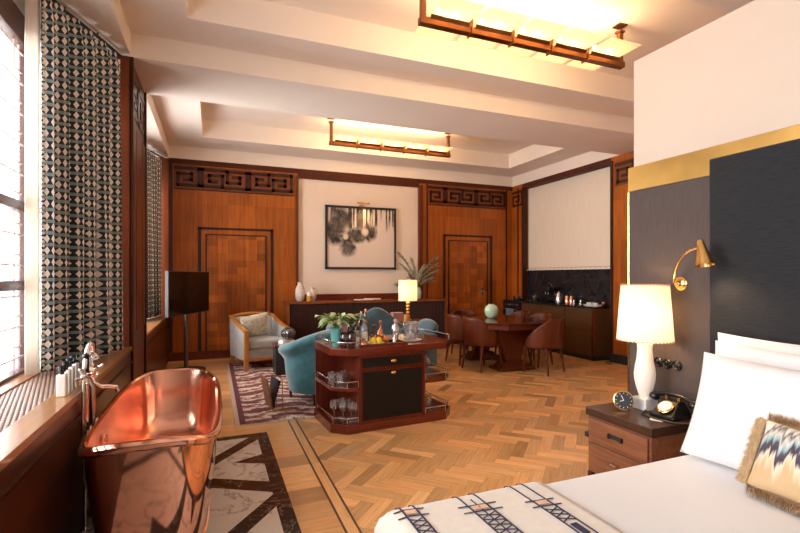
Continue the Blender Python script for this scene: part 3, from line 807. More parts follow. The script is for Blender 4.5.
# local x -.25 .. .25 ; y -.255 .. .255
MB().box(-.235, .25, -.245, .245, .10, .475).build('body', M['nswood'], ns, bevel=.004)
MB().box(-.25, .25, -.258, .258, .475, .53).build('top', M['nstop'], ns, bevel=.006)
for i, (za, zb) in enumerate(((.315, .465), (.155, .300))):
    d = MB().box(-.250, -.235, -.228, .228, za, zb).build('drawer', M['nswood'], ns, bevel=.003)
    if i == 0: MB().box(-.262, -.250, -.055, .055, .383, .405).box(-.268, -.250, -.055, -.04, .380, .408).box(-.268, -.25, .04, .055, .380, .408).build('pull', M['blackm'], d)
    else:
        MB().tube([(-.25, -.02, .235), (-.275, -.02, .225), (-.275, .02, .225), (-.25, .02, .235)], .005).build('pull', M['steel'], d)
for sx in (-.225, .225):
    for sy in (-.225, .225): MB().box(sx-.018, sx+.018, sy-.018, sy+.018, 0, .10).build('leg', M['nstop'], ns)
MB().box(-.244, -.19, .243, .256, .33, .36).box(-.256, -.234, .228, .256, .33, .36).build('corner_clasp', M['blackm'], ns)

lp = thing('bedside_lamp', 'white alabaster bedside lamp with tall cream shade on the nightstand', 'lamp', (2.665, 2.27, .53))
MB().box(-.055, .055, -.055, .055, 0, .075).build('base', M['marblew'], lp, bevel=.004)
MB().lathe([(.03, .075), (.036, .09), (.052, .14), (.063, .19), (.066, .23), (.060, .28), (.050, .33), (.045, .39), (.047, .43), (.02, .46), (.01, .5)], 28).build('stem', M['alabaster'], lp, smooth=True)
def shade(mb, r0, r1, z0, z1, n=40):
    mb.lathe([(r0, z0), (r1, z1)], n, cap=False); return mb
shade(MB(), .172, .145, .455, .82).build('lamp_shade', M['lampshade'], lp, smooth=True)
mb = MB()
for zz, rr_ in ((.455, .173), (.82, .146)):
    mb = MB()
    for k in range(44):
        a = 2*PI*k/44; a2 = a+.10
        mb.tube([(rr_*math.cos(a), rr_*math.sin(a), zz-.005), (rr_*math.cos(a2), rr_*math.sin(a2), zz+.006)], .0028, 5)
    mb.build('stitched_trim', M['pinkcard'], lp)
pass
pt_light('bedside_bulb', (0, 0, .62), 5.5, WARM, .04, lp)

cl = thing('alarm_clock', 'round black alarm clock with gold rim on the nightstand', 'clock', (2.50, 2.29, .53), R(205))
# local face towards +x
cl.rotation_euler = (0, 0, R(222))
mb = MB().at((0, 0, .064), 0, 0, R(90-14)); mb.lathe([(.052, -.02), (.058, -.012), (.058, .006)], 36); mb.build('case', M['blackm'], cl, smooth=True)
mb = MB().at((0, 0, .064), 0, 0, R(90-14)); mb.lathe([(.056, .002), (.0625, .006), (.0625, .014), (.056, .016)], 40, cap=False); mb.build('rim', M['brass'], cl, smooth=True)
mb = MB().at((0, 0, .064), 0, 0, R(90-14)); mb.lathe([(.0, .010), (.056, .010)], 40, cap=False); mb.build('dial', M['blackm'], cl)
mb = MB().at((0, 0, .064), 0, 0, R(90-14))
for k in range(12):
    a = 2*PI*k/12; mb.bar((.042*math.cos(a), .042*math.sin(a), .0115), (.050*math.cos(a), .050*math.sin(a), .0115), .0030, .001)
for a, L in ((R(205), .036), (R(-72), .024)): mb.bar((0, 0, .012), (L*math.cos(a), L*math.sin(a), .012), .0035, .001)
mb.build('hands', M['white'], cl)
for q in (-.03, .03): MB().tube([(-.01, q, .0), (0, q, .02)], .005).build('foot', M['brass'], cl)

ph = thing('telephone', 'black rotary telephone with white dial on the nightstand', 'telephone', (2.655, 2.075, .53), R(218))
ph.rotation_euler = (0, 0, R(184)); ph.scale = (1.08, 1.08, 1.0)
# local +x = front
mb = MB(); mb.prism([(-.075, -.085), (.085, -.075), (.085, .075), (-.075, .085)], .0, .022)
mb.add([(-.075, -.08, .022), (.08, -.07, .022), (.08, .07, .022), (-.075, .08, .022), (-.06, -.05, .10), (-.005, -.045, .10), (-.005, .045, .10), (-.06, .05, .10)],
       [(0, 1, 5, 4), (1, 2, 6, 5), (2, 3, 7, 6), (3, 0, 4, 7), (4, 5, 6, 7)])
mb.build('body', M['black'], ph, bevel=.008, seg=3)
ang = math.atan2(.078, .085)
mb = MB().at((.043, 0, .066), 0, 0, R(42)); mb.lathe([(0, 0), (.043, 0), (.045, .004), (.040, .008), (.019, .008), (0, .008)], 28, cap=False); mb.build('dial_ring', M['brass'], ph, smooth=True)
mb = MB().at((.043, 0, .066), 0, 0, R(42)); mb.lathe([(.019, .009), (.037, .0095), (.037, .012), (.019, .012)], 28, cap=False)
mb.lathe([(0, .0125), (.017, .0125)], 20, cap=False); mb.build('dial', M['white'], ph)
mb = MB()
hp = [(-.03+.0, y_, .132-.9*y_*y_*1.6) for y_ in [-.115+.23*i/14 for i in range(15)]]
mb.tube(hp, [.012+.004*abs(i-7)/7 for i in range(15)], 10)
for s_ in (-1, 1):
    mb.at((-.03, s_*.112, .118), 0, R(s_*22), 0); mb.lathe([(.012, .01), (.026, -.008), (.031, -.025), (.028, -.034), (0, -.034)], 20)
mb.at(); mb.build('handset', M['black'], ph, smooth=True)
for q in (-.0375, .0375): MB().box(-.045, -.015, q-.0075, q+.0075, .098, .125).build('cradle_prong', M['brass'], ph, bevel=.002)
cord = [(-.03+.11*math.sin(t*PI), .11-.24*t*0+.02*math.cos(t*9), .02+.07*(1-t)) for t in [i/12 for i in range(13)]]
mb = MB(); mb.tube([(-.03, .125, .085), (-.01, .15, .03), (.05, .145, .006), (.11, .10, .006), (.13, 0, .006), (.11, -.10, .006), (.02, -.14, .006), (-.06, -.13, .006), (-.075, -.07, .015)], .006, 8); mb.build('cord', M['blackm'], ph, smooth=True)
cd = MB().box(-.022, .022, -.035, .035, 0, .002).build('card', M['white']); cd.location = (2.515, 2.06, .5302); cd.rotation_euler = (0, 0, R(35))
tag(cd, 'small white card lying in front of the rotary telephone', 'card')

# wall sconce
sc = thing('wall_sconce', 'brass reading sconce with cone shade fixed to the headboard', 'wall lamp', (2.85, 2.15, 1.36))
mb = MB().at((0, 0, 0), 0, 0, R(-90)); mb.lathe([(.045, 0), (.045, .006), (.034, .012), (.034, .018), (.020, .024), (.018, .04), (0, .042)], 28); mb.build('backplate', M['brass'], sc, smooth=True)
mb = MB()
pts = []
for i in range(15):
    t = i/14; a = lerp(PI, PI*.42, t)
    pts.append((-.04-.10*math.sin(t*PI*.5), -.15+.0+.16*math.cos(a)*.0+lerp(.17, .02, t)-.0, .0))
bz = [(-.03, .006, .003), (-.05, .014, .007), (-.08, -.014, .05), (-.11, -.048, .095), (-.127, -.085, .145), (-.14, -.125, .182), (-.15, -.17, .205), (-.16, -.218, .216), (-.17, -.245, .225)]
SCT = (-.172, -.250, .258)
mb.tube([(0, 0, 0)]+bz, .0065, 10); mb.build('arm', M['brass'], sc, smooth=True)
mb = MB().at(SCT, 0, -R(14), R(4)); mb.lathe([(0, .005), (.012, .005), (.018, -.002), (.022, -.03), (.052, -.15), (.050, -.15), (.020, -.03), (.0, -.01)], 30, cap=False); mb.build('lamp_shade', M['brass'], sc, smooth=True)
MB().ball((SCT[0]-.008, SCT[1]-.03, SCT[2]-.10), .018).build('bulb', M['bulb'], sc, smooth=True)
l = bpy.data.lights.new('sconce_bulb', 'SPOT'); l.energy = 9; l.color = WARM; l.spot_size = R(120); l.spot_blend = .8; l.shadow_soft_size = .02
o = bpy.data.objects.new('sconce_bulb', l); C.objects.link(o); o.parent = sc; o.location = (SCT[0]-.008, SCT[1]-.03, SCT[2]-.13); o.rotation_euler = (R(-14), R(4), 0)
# three sockets
for i, yy in enumerate((2.315, 2.245, 2.175)):
    s_ = MB().at((0, 0, 0), 0, 0, R(-90)).lathe([(.034, 0), (.034, .008), (.028, .014), (.022, .010), (.020, .008), (.012, .010), (.012, .022), (0, .024)], 26).build('wall_switch', M['black'], None, smooth=True)
    s_.location = (2.85, yy, .818)
    tag(s_, ['black round switch nearest the lamp on the headboard', 'middle one of three black round switches on the headboard', 'black round switch farthest right of three on the headboard'][i], 'switch', 'black round switches on the headboard')

# ------------------------------------------------------------------ bath
bt = thing('bathtub', 'freestanding polished copper bathtub on the marble floor by the window', 'bathtub', (-.283, 3.31, 0))
def tub_pt(ang, sx, sy, z):
    c, s_ = math.cos(ang), math.sin(ang); e = 2/4.3
    return (sx*math.copysign(abs(c)**e, c), sy*math.copysign(abs(s_)**e, s_), z)
def rimz(ang): return .590+(.045*math.sin(ang)**4 if math.sin(ang) > 0 else .055*math.sin(ang)**4)
def tub_surface(prof, nseg=96):
    mb = MB()
    def fn(u, v):
        a = 2*PI*u; i = v*(len(prof)-1); k = min(int(i+1e-6), len(prof)-2); f = i-k
        ox, oy, zf, dz = [lerp(prof[k][q], prof[k+1][q], f) for q in range(4)]
        return tub_pt(a, ox, oy, rimz(a)*zf+dz)
    mb.grid(fn, nseg, len(prof)-1, wrap=True); return mb
hx, hy = .325, .90
outer = [(.262, .850, 0, .0), (.266, .855, 0, .05), (.252, .840, 0, .055), (.262, .845, .12, 0), (.276, .860, .3, 0), (.290, .880, .5, 0), (.302, .892, .7, 0), (.310, .900, .88, 0), (.313, .902, .95, 0)]
tub_surface(outer).build('outer_shell', M['copper'], bt, smooth=True)
rim = [(.313, .902, 1, -.03), (.327, .918, 1, -.028), (.338, .930, 1, -.014), (.338, .930, 1, .004), (.327, .918, 1, .016), (.312, .902, 1, .018), (.300, .890, 1, .006)]
tub_surface(rim).build('rolled_rim', M['copper'], bt, smooth=True)
inner = [(.300, .890, 1, .006), (.294, .882, .95, 0), (.284, .860, .75, 0), (.268, .840, .5, 0), (.25, .780, .33, 0), (.20, .680, .25, 0), (.10, .410, .235, 0), (.001, .001, .23, 0)]
tub_surface(inner).build('basin', M['copperin'], bt, smooth=True)
ov = MB().at((-.278, -.27, .50), 0, 0, R(84))
ov.lathe([(0, .006), (.010, .008), (.030, .006), (.032, 0)], 24, cap=False); ov.build('overflow', M['coppersm'], bt, smooth=True)
mb = MB().at((-.276, -.27, .50), 0, 0, R(84))
for k in range(6):
    a = k*PI/3; mb.at((-.276, -.27, .50), 0, 0, R(84)); mb.T = mb.T @ Matrix.Translation((.017*math.cos(a), .017*math.sin(a), .009)); mb.lathe([(0, 0), (.006, 0)], 10, cap=False)
mb.build('overflow_holes', M['blackm'], bt)

# bath mixer
tp = thing('bath_mixer', 'chrome freestanding bath mixer with hand shower beside the copper tub', 'tap', (-.655, 3.05, 0))
MB().at((0, 0, 0)).lathe([(.035, 0), (.035, .01), (.013, .02), (.013, .84), (.018, .845), (.018, .87), (0, .875)], 18).build('riser', M['chrome'], tp, smooth=True)
MB().at((.0, .16, 0)).lathe([(.035, 0), (.035, .01), (.013, .02), (.013, .84), (.018, .845), (.018, .87), (0, .875)], 18).build('riser', M['chrome'], tp, smooth=True)
MB().tube([(0, -.03, .86), (0, .19, .86)], .022, 14).ball((0, .08, .86), .034).build('mixer_body', M['chrome'], tp, smooth=True)
for yy in (-.05, .21):
    mb = MB(); mb.tube([(0, .03 if yy > 0 else .1, .86), (0, yy, .86)], .012, 10)
    for a in range(4):
        q = a*PI/2+.4; mb.tube([(0, yy, .86), (.04*math.cos(q), yy, .86+.04*math.sin(q))], .007, 8).ball((.042*math.cos(q), yy, .86+.042*math.sin(q)), .009, n=10)
    mb.ball((0, yy+(.012 if yy > 0 else -.012), .86), .016, n=10)
    mb.build('cross_handle', M['chrome'], tp, smooth=True)
MB().tube([(0, .08, .86), (.02, .08, .80), (.05, .10, .77), (.09, .12, .765), (.125, .13, .755), (.13, .135, .725)], .012, 12).build('spout', M['chrome'], tp, smooth=True)
MB().tube([(0, .08, .88), (0, .08, .95), (.0, .10, .985)], .009, 10).tube([(0, .03, .955), (0, .14, .955)], .007, 8).build('cradle', M['chrome'], tp, smooth=True)
mb = MB(); mb.tube([(0, -.03, .90), (.0, .0, .96), (0, .04, 1.0), (0, .10, 1.03), (.0, .15, 1.0), (0, .16, .955)], [.011, .012, .012, .013, .014, .012], 12)
mb.at((0, .165, .95), 0, R(20), 0).lathe([(.012, .01), (.030, -.01), (.033, -.025), (0, -.026)], 20); mb.build('hand_shower', M['chrome'], tp, smooth=True)
mb = MB(); hs = [(.0+.0*t, -.03-.035*math.sin(t*PI), lerp(.90, .30, t)) for t in [i/14 for i in range(15)]]+[(.015, -.02, .22), (.02, .02, .20), (.02, .06, .3), (.02, .075, .6), (.01, .08, .84)]
mb.tube(hs, .008, 8); mb.build('hose', M['steel'], tp, smooth=True)
mb = MB(); mb.tube([(0, 0, .875), (0, 0, .96)], .016, 12).ball((0, 0, .965), .018); mb.build('lever', M['black'], tp, smooth=True)

# toiletry bottles on the ledge
bc = None
for i, (yy, h_, wd) in enumerate(((2.93, .115, .022), (3.00, .125, .022), (3.07, .13, .022), (3.14, .135, .024))):
    r_ = thing('toiletry_bottle', ['cream toiletry bottle nearest the camera on the window ledge', 'second cream toiletry bottle in the row behind the bath mixer', 'third cream toiletry bottle in the row on the window ledge', 'farthest and tallest cream toiletry bottle on the window ledge'][i], 'bottle', (-.735, yy, .78), 0, 'toiletry bottles on the ledge')
    MB().prism([(-wd, -wd), (wd, -wd), (wd, wd), (-wd, wd)], 0, h_).build('body', M['white'], r_, bevel=.006)
    MB().at((0, 0, h_)).lathe([(.010, 0), (.010, .012), (.017, .013), (.017, .045), (0, .046)], 16).build('cap', M['black'], r_, smooth=True)

# ------------------------------------------------------------------ curtains
def curtain(name, label, path, ztop, zbot, folds, amp, flip=1, lining=True, railext=None):
    root = thing(name, label, 'curtain', (path[0][0], path[0][1], zbot), 0, 'patterned window curtains')
    P_ = [Vector((x, y)) for x, y in path]; O = P_[0].copy()
    seg = [(P_[i+1]-P_[i]).length for i in range(len(P_)-1)]; tot = sum(seg)
    def along(t):
        d = t*tot
        for i, s_ in enumerate(seg):
            if d <= s_ or i == len(seg)-1:
                dr = (P_[i+1]-P_[i]).normalized(); return P_[i]+dr*d, dr
            d -= s_
    nu, nv = folds*14, 40
    rr = random.Random(3); ph_ = [rr.uniform(-.5, .5) for _ in range(folds+2)]; am = [rr.uniform(.75, 1.2) for _ in range(folds+2)]
    vs, fs, uvs = [], [], []
    stretch = 2.0
    for j in range(nv+1):
        v = j/nv; z = lerp(zbot, ztop, v)
        head = max(0, (v-.93)/.07)
        for i in range(nu+1):
            u = i/nu; p, dr = along(u); nrm = Vector((dr.y, -dr.x))
            k = int(u*folds); f = u*folds-k
            A = amp*lerp(am[k], am[k+1], f)*(1-.35*v)*(1-.45*head)
            ph2 = lerp(ph_[k], ph_[k+1], f)*(1-v)*1.2
            off = A*math.sin(2*PI*u*folds+ph2)+.25*A*math.sin(4*PI*u*folds+1.3+v*2)
            sl = .012*math.cos(2*PI*u*folds+ph2)
            q = p+nrm*off+dr*sl
            vs.append((q.x-O.x, q.y-O.y, z-zbot)); uvs.append((u*tot*stretch, z))
    c = nu+1
    for j in range(nv):
        for i in range(nu): fs.append((j*c+i, j*c+i+1, (j+1)*c+i+1, (j+1)*c+i))
    me = bpy.data.meshes.new('cloth'); me.from_pydata(vs, [], fs); me.materials.append(M['curtain'])
    ul = me.uv_layers.new(name='UV')
    for lp_ in me.loops: ul.data[lp_.index].uv = uvs[lp_.vertex_index]
    me.polygons.foreach_set('use_smooth', [True]*len(me.polygons)); me.update()
    o = bpy.data.objects.new('cloth', me); C.objects.link(o); o.parent = root
    k = o.modifiers.new('thick', 'SOLIDIFY'); k.thickness = .004
    if lining:
        ln = MB(); d0 = -(P_[1]-P_[0]).normalized()
        def fn(u, v):
            return (d0.x*.13*u-.02*math.sin(u*9)-.01, d0.y*.13*u+.02, v*(ztop-zbot))
        ln.grid(fn, 8, 10); ln.build('lining', M['lining'], root, smooth=True, solid=.004)
        fg = MB()
        for k in range(90):
            z = (k+.5)/90*(ztop-zbot); fg.ball((.012, .012, z), .009, n=6)
        fg.build('pompom_trim', M['lining'], root, smooth=True)
    return root
curtain('curtain', 'near long curtain of navy cloth with white diamonds by the bath', [(-1.04, 3.68), (-.98, 3.95), (-.86, 4.30), (-.75, 4.65)], 3.29, .785, 6, .085)
curtain('curtain', 'far narrow curtain of navy cloth with white diamonds behind the television', [(-.98, 7.35), (-.93, 7.7), (-.86, 8.1), (-.78, 8.50)], 3.29, .785, 5, .06)
for (ya, yb, sz, lab) in ((1.3, 4.70, 3.335, 'dark curtain rail over the near window above the bath'), (5.75, 8.5, 3.335, 'dark curtain rail over the far window behind the television')):
    mb = MB()
    pth = [(-1.10, ya, sz), (-1.10, yb-1.05, sz), (-1.0, yb-.65, sz), (-.86, yb-.32, sz), (-.75, yb, sz)]
    mb.tube(pth, .014, 8)
    for q in pth[:-1]: mb.box(q[0]-.006, q[0]+.006, q[1]-.006, q[1]+.006, sz, Z0+.002)
    tag(mb.build('curtain_rail', M['blackm']), lab, 'curtain rail')

# ------------------------------------------------------------------ ceiling fixtures
def fixture(label, cx, cy, hl, zc):
    r_ = thing('ceiling_light', label, 'ceiling light', (cx, cy, Z2), 0, 'long brass ceiling lights with glass panes')
    dz = zc-Z2
    mb = MB().box(-hl, hl, -.030, .030, dz-.025, dz-.012).box(-hl, hl, -.034, -.028, dz-.025, dz+.028).box(-hl, hl, .028, .034, dz-.025, dz+.028).box(-hl, -hl+.006, -.03, .03, dz-.025, dz+.03).box(hl-.006, hl, -.03, .03, dz-.025, dz+.03)
    mb.build('channel', M['bronze'], r_, bevel=.002)
    for s_ in (-1, 1):
        x = s_*(hl-.03)
        mb = MB().box(x-.022, x+.022, -.022, .022, dz, -.06).box(x-.05, x+.05, -.05, .05, -.012, 0).box(x-.035, x+.035, -.035, .035, -.075, -.055)
        mb.build('post', M['bronze'], r_, bevel=.003)
    wv = 2*(hl-.05)/5
    for k in range(5):
        x0 = -hl+.05+k*wv+.03; x1 = x0+wv-.06; xm = (x0+x1)/2
        MB().add([(x0, -.055, dz+.045), (x1, -.055, dz+.045), (x1, -.012, dz-.008), (x0, -.012, dz-.008), (x0, .012, dz-.008), (x1, .012, dz-.008), (x1, .055, dz+.045), (x0, .055, dz+.045)],
                 [(0, 1, 2, 3), (3, 2, 5, 4), (4, 5, 6, 7)]).build('reflector', M['bronze'], r_, solid=.003)
        MB().box(x0, x1, -.29, .29, dz+.055, dz+.061).build('glass_pane', M['pane'], r_)
        for q in (-.25, .25): MB().ball((xm+q*(x1-x0), 0, dz+.115), .022, n=12).build('bulb', M['bulb'], r_, smooth=True)
        if k < 4:
            xx = x1+.03; MB().box(xx-.006, xx+.006, -.045, .045, dz-.04, dz+.09).build('divider', M['bronze'], r_)
        pt_light('fixture_bulb', (xm, 0, dz+.15), 9, WARM, .06, r_)
    return r_
fixture('near long brass ceiling light with five glass panes above the bed end', 2.635, 3.43, 1.09, 3.47)
fixture('far long brass ceiling light with five glass panes above the sitting area', 2.72, 7.10, 1.05, 3.47)

# ------------------------------------------------------------------ television
tv = thing('television', 'black flat television on a pole stand beside the far curtain', 'television', (-.33, 7.66, 0), R(-24))
# local: screen faces +x, width along y
MB().at().box(-.03, .02, -.62, .62, .84, 1.48).build('cabinet', M['blackm'], tv, bevel=.005)
MB().box(.02, .023, -.61, .61, .855, 1.47).build('screen', M['screen'], tv)
MB().at((-.05, 0, 0)).lathe([(.03, .012), (.03, 1.2)], 20).build('pole', M['darkmetal'], tv, smooth=True)
MB().at((-.03, 0, 0)).lathe([(.26, 0), (.26, .010), (.05, .018), (.03, .03)], 32).build('base', M['blackm'], tv, smooth=True)
MB().box(-.05, -.03, -.12, .12, 1.05, 1.25).build('bracket', M['blackm'], tv)

# ------------------------------------------------------------------ rug
rug = thing('rug', 'woven rug in maroon and cream waves under the sitting group', 'rug', (.19, 4.63, 0))
MB().box(0, 2.0, 0, 3.35, 0.002, .012).build('pile', M['rug'], rug)
fg = MB(); rr = random.Random(2)
for k in range(300):
    x = 2.0*k/300; fg.add([(x, 0, .010), (x+.005, 0, .010), (x+.003+rr.uniform(-.01, .01), -.035, .003)], [(0, 1, 2)]); fg.add([(x, 3.35, .010), (x+.005, 3.35, .010), (x+.003, 3.385, .003)], [(0, 1, 2)])
o = fg.build('fringe', M['paper'], rug, fix=False); o['kind'] = 'stuff'

# ------------------------------------------------------------------ grey armchair
ac = thing('armchair', 'grey armchair with curved honey wood arms before the panelled door', 'armchair', (.69, 7.66, .012), R(14))
# local: front towards -y; x -.36..36; y -.36 .. .38
side = [(-.36, .14), (-.36, .54), (-.30, .565), (-.18, .585), (0, .62), (.18, .67), (.34, .725), (.40, .73), (.36, .14)]
for s_ in (-1, 1):
    x0, x1 = (s_*.36, s_*.30) if s_ < 0 else (.30, .36)
    mb = MB(); n = len(side)
    v = [(x0, y_, z_) for y_, z_ in side]+[(x1, y_, z_) for y_, z_ in side]
    mb.add(v, [tuple(range(n)), tuple(range(2*n-1, n-1, -1))]+[(i, i+n, (i+1) % n+n, (i+1) % n) for i in range(n)])
    mb.build('side', M['greyfab'], ac, bevel=.01)
    mb = MB(); pr = side[1:8]
    def fn(u, v, s_=s_, pr=pr):
        i = u*(len(pr)-1); k = min(int(i), len(pr)-2); f = i-k
        y_, z_ = lerp(pr[k][0], pr[k+1][0], f), lerp(pr[k][1], pr[k+1][1], f); a = v*2*PI
        return (s_*.335+.040*math.cos(a), y_, z_+.022+.018*math.sin(a))
    mb.grid(fn, 18, 12); mb.build('arm_rail', M['armwood'], ac, smooth=True)
    MB().prism([(s_*.335-.033, -.40), (s_*.335+.033, -.40), (s_*.335+.033, -.345), (s_*.335-.033, -.345)], 0, .565).build('front_leg', M['armwood'], ac, bevel=.008)
    MB().prism([(s_*.33-.025, .33), (s_*.33+.025, .33), (s_*.33+.025, .38), (s_*.33-.025, .38)], 0, .18).build('back_leg', M['armwood'], ac, bevel=.005)
MB().box(-.31, .31, -.35, .32, .16, .30).build('seat_base', M['greyfab'], ac, bevel=.01)
MB().box(-.30, .30, -.385, -.345, .13, .17).build('front_rail', M['armwood'], ac, bevel=.005)
MB().box(-.295, .295, -.37, .24, .30, .43).build('seat_cushion', M['greyfab'], ac, bevel=.035, seg=4)
mb = MB(); mb.add([(-.31, .22, .28), (.31, .22, .28), (.31, .36, .28), (-.31, .36, .28), (-.31, .32, .74), (.31, .32, .74), (.31, .41, .74), (-.31, .41, .74)], [(0, 3, 2, 1), (4, 5, 6, 7), (0, 1, 5, 4), (2, 3, 7, 6), (1, 2, 6, 5), (0, 4, 7, 3)])
mb.build('backrest', M['greyfab'], ac, bevel=.03, seg=3)
mb = MB().tube([(-.34, .385, .745), (-.17, .40, .775), (0, .402, .785), (.17, .40, .775), (.34, .385, .745)], .028, 10); mb.build('top_rail', M['armwood'], ac, smooth=True)
cs = pillow_mesh(.46, .40, .15, 12).build('scatter_cushion', M['floral'], None, smooth=True)
cs.location = (.60, 7.66, .63); cs.rotation_euler = (R(8), R(20), R(-68)); tag(cs, 'patterned cream and olive cushion on the grey armchair', 'cushion')

# ------------------------------------------------------------------ teal seats
def barrel(root, mat, rx, ry, hb_, ha, amax, roll=.055, zb=.12, pw=2.0):
    """tub shell whose closed side is at -y; height falls from hb_ at the back to ha at the arm ends"""
    mb = MB(); n = 60
    def prof(h):
        return [(-.30*0+.86, zb), (.93, zb+.05), (.985, .36), (1.0, h-.17), (1.02, h-.15)], h
    def fn(u, v):
        a = lerp(-amax, amax, u); k = abs(a)/amax
        h = lerp(hb_, ha, (1-math.cos(PI*min(1, k**1.15)))/2)
        # cross-section as loop: outer wall, roll, inner wall
        pts = [(-.055, zb), (-.015, .30), (0, .45), (0, h-2.5*roll)]
        for q in range(9):
            t = q/8*PI*1.25-PI*.25
            pts.append((.012-roll*.10+roll*math.cos(PI*1.25-(t+PI*.25)+0)*-1*-1 if False else 0, 0))
        pts = pts[:4]
        cxr, czr = -.035, h-roll
        for q in range(11):
            t = lerp(-R(50), R(215), q/10)
            pts.append((cxr+roll*1.45*math.cos(t), czr+roll*math.sin(t)))
        pts += [(-.13, h-2.6*roll), (-.13, .36)]
        i = v*(len(pts)-1); kk = min(int(i+1e-6), len(pts)-2); f = i-kk
        dr = lerp(pts[kk][0], pts[kk+1][0], f); z = lerp(pts[kk][1], pts[kk+1][1], f)
        ex = 2/pw; s_, c_ = math.sin(a), math.cos(a)
        sx = math.copysign(abs(s_)**ex, s_); sy = math.copysign(abs(c_)**ex, c_)
        return ((rx+dr)*sx, -(ry+dr)*sy, z)
    mb.grid(fn, n, 32)
    # end caps
    for u in (0, 1):
        loop = [fn(u, j/32) for j in range(33)]
        o = len(loop); cen = tuple(sum(p[q] for p in loop)/o for q in range(3))
        mb.add(loop+[cen], [(j, j+1, o) for j in range(o-1)]+[(o-1, 0, o)])
    mb.build('shell', mat, root, smooth=True)
tc = thing('tub_armchair', 'teal velvet tub armchair seen from behind next to the bar cart', 'armchair', (1.16, 5.33, .012), R(24), 'teal tub seats')
barrel(tc, M['teal'], .42, .40, .83, .64, R(122), .072)
MB().at((0, .02, 0)).lathe([(0, .14), (.33, .14), (.345, .18), (.345, .38), (.32, .43), (.25, .445), (0, .45)], 36, cap=False).build('seat_cushion', M['teal'], tc, smooth=True)
for sx, sy in ((-.25, -.22), (.25, -.22), (-.24, .26), (.24, .26)):
    MB().at((sx, sy, 0)).lathe([(.014, 0), (.024, .15)], 12).build('leg', M['chairleg'], tc, smooth=True)

lv = thing('loveseat', 'dusty blue velvet loveseat with arched back behind the bar cart', 'loveseat', (2.24, 6.30, .012), R(172), 'teal tub seats')
lv.rotation_euler = (0, 0, R(180-4))
# closed side (-y local) points to the sideboard once turned
lv2 = MB()
def lfn(u, v):
    a = (u-.5)*2; x = a*.66
    arch = .93-.30*(1-math.cos(min(1, abs(a)/.80)*PI))/2
    yb_ = -.36+.20*abs(a)**3
    pts = [(.0, .12), (.0, arch-.08), (.025, arch-.015), (.07, arch), (.115, arch-.02), (.14, arch-.08), (.15, .36)]
    i = v*(len(pts)-1); k = min(int(i+1e-6), len(pts)-2); f = i-k
    return (x, yb_+lerp(pts[k][0], pts[k+1][0], f), lerp(pts[k][1], pts[k+1][1], f))
lv2.grid(lfn, 48, 24); lv2.build('backrest', M['tealb'], lv, smooth=True)
for s_ in (-1, 1):
    mb = MB(); mb.box(s_*.66-.07, s_*.66+.07, -.16, .34, .12, .58); mb.build('arm_panel', M['tealb'], lv, bevel=.03, seg=3)
    mb = MB(); mb.ball((s_*.68, .08, .66), .12, .95, 20, sy=2.4); mb.build('arm', M['tealb'], lv, smooth=True)
MB().box(-.62, .62, -.30, .32, .12, .30).build('seat_base', M['tealb'], lv, bevel=.02)
MB().box(-.59, .59, -.22, .36, .30, .45).build('seat_cushion', M['tealb'], lv, bevel=.05, seg=4)
for sx, sy in ((-.52, -.2), (.52, -.2), (-.52, .25), (.52, .25)):
    MB().at((sx, sy, 0)).lathe([(.014, 0), (.022, .13)], 12).build('leg', M['chairleg'], lv, smooth=True)

# low table, glass vase
ct = thing('low_table', 'low dark box table with mahogany top between the armchairs', 'table', (.80, 6.70, .012))
MB().box(.02, .78, .02, .38, 0, .385).build('body', M['blackm'], ct, bevel=.004)
MB().box(0, .80, 0, .40, .385, .42).build('table_top', M['mahog'], ct, bevel=.004)
bk = MB().box(-.10, .10, -.07, .07, 0, .028).box(-.09, .09, -.06, .06, .028, .05).build('book_stack', M['white']); bk.location = (1.0, 6.92, .432); bk.rotation_euler = (0, 0, .3)
tag(bk, 'small stack of white books on the low dark table', 'books')
gv = thing('glass_vase', 'round ribbed smoked glass vase on the white books', 'vase', (1.02, 6.92, .482))
mb = MB()
def gfn(u, v):
    a = u*2*PI; t = v*PI*.86+.12; r_ = .105*math.sin(t)*(1+.05*math.cos(a*14)); return (r_*math.cos(a), r_*math.sin(a), .088-.088*math.cos(t))
mb.grid(gfn, 112, 16, wrap=True); mb.build('bowl', M['smoke'], gv, smooth=True)
MB().at((0, 0, .165)).lathe([(.042, 0), (.05, .012), (.044, .014)], 28, cap=False).build('lip', M['smoke'], gv, smooth=True)

# magazine rack
mr = thing('magazine_rack', 'small wooden magazine rack with brass rods on the rug', 'magazine rack', (.60, 4.98, .012), R(8))
def slab(mb, p0, p1, y0, y1, t):
    d = Vector((p1[0]-p0[0], p1[1]-p0[1])).normalized(); nx, nz = -d.y*t/2, d.x*t/2
    pts = [(p0[0]-nx, p0[1]-nz), (p1[0]-nx, p1[1]-nz), (p1[0]+nx, p1[1]+nz), (p0[0]+nx, p0[1]+nz)]
    v = [(x, y0, z) for x, z in pts]+[(x, y1, z) for x, z in pts]
    mb.add(v, [(0, 1, 2, 3), (7, 6, 5, 4), (0, 4, 5, 1), (1, 5, 6, 2), (2, 6, 7, 3), (3, 7, 4, 0)])
mb = MB(); slab(mb, (-.03, .02), (-.09, .34), -.02, .26, .014); mb.build('side_panel', M['nswood'], mr, bevel=.002)
mb = MB(); slab(mb, (-.03, .02), (.05, .30), -.02, .26, .010); mb.build('side_panel', M['chairleg'], mr, bevel=.002)
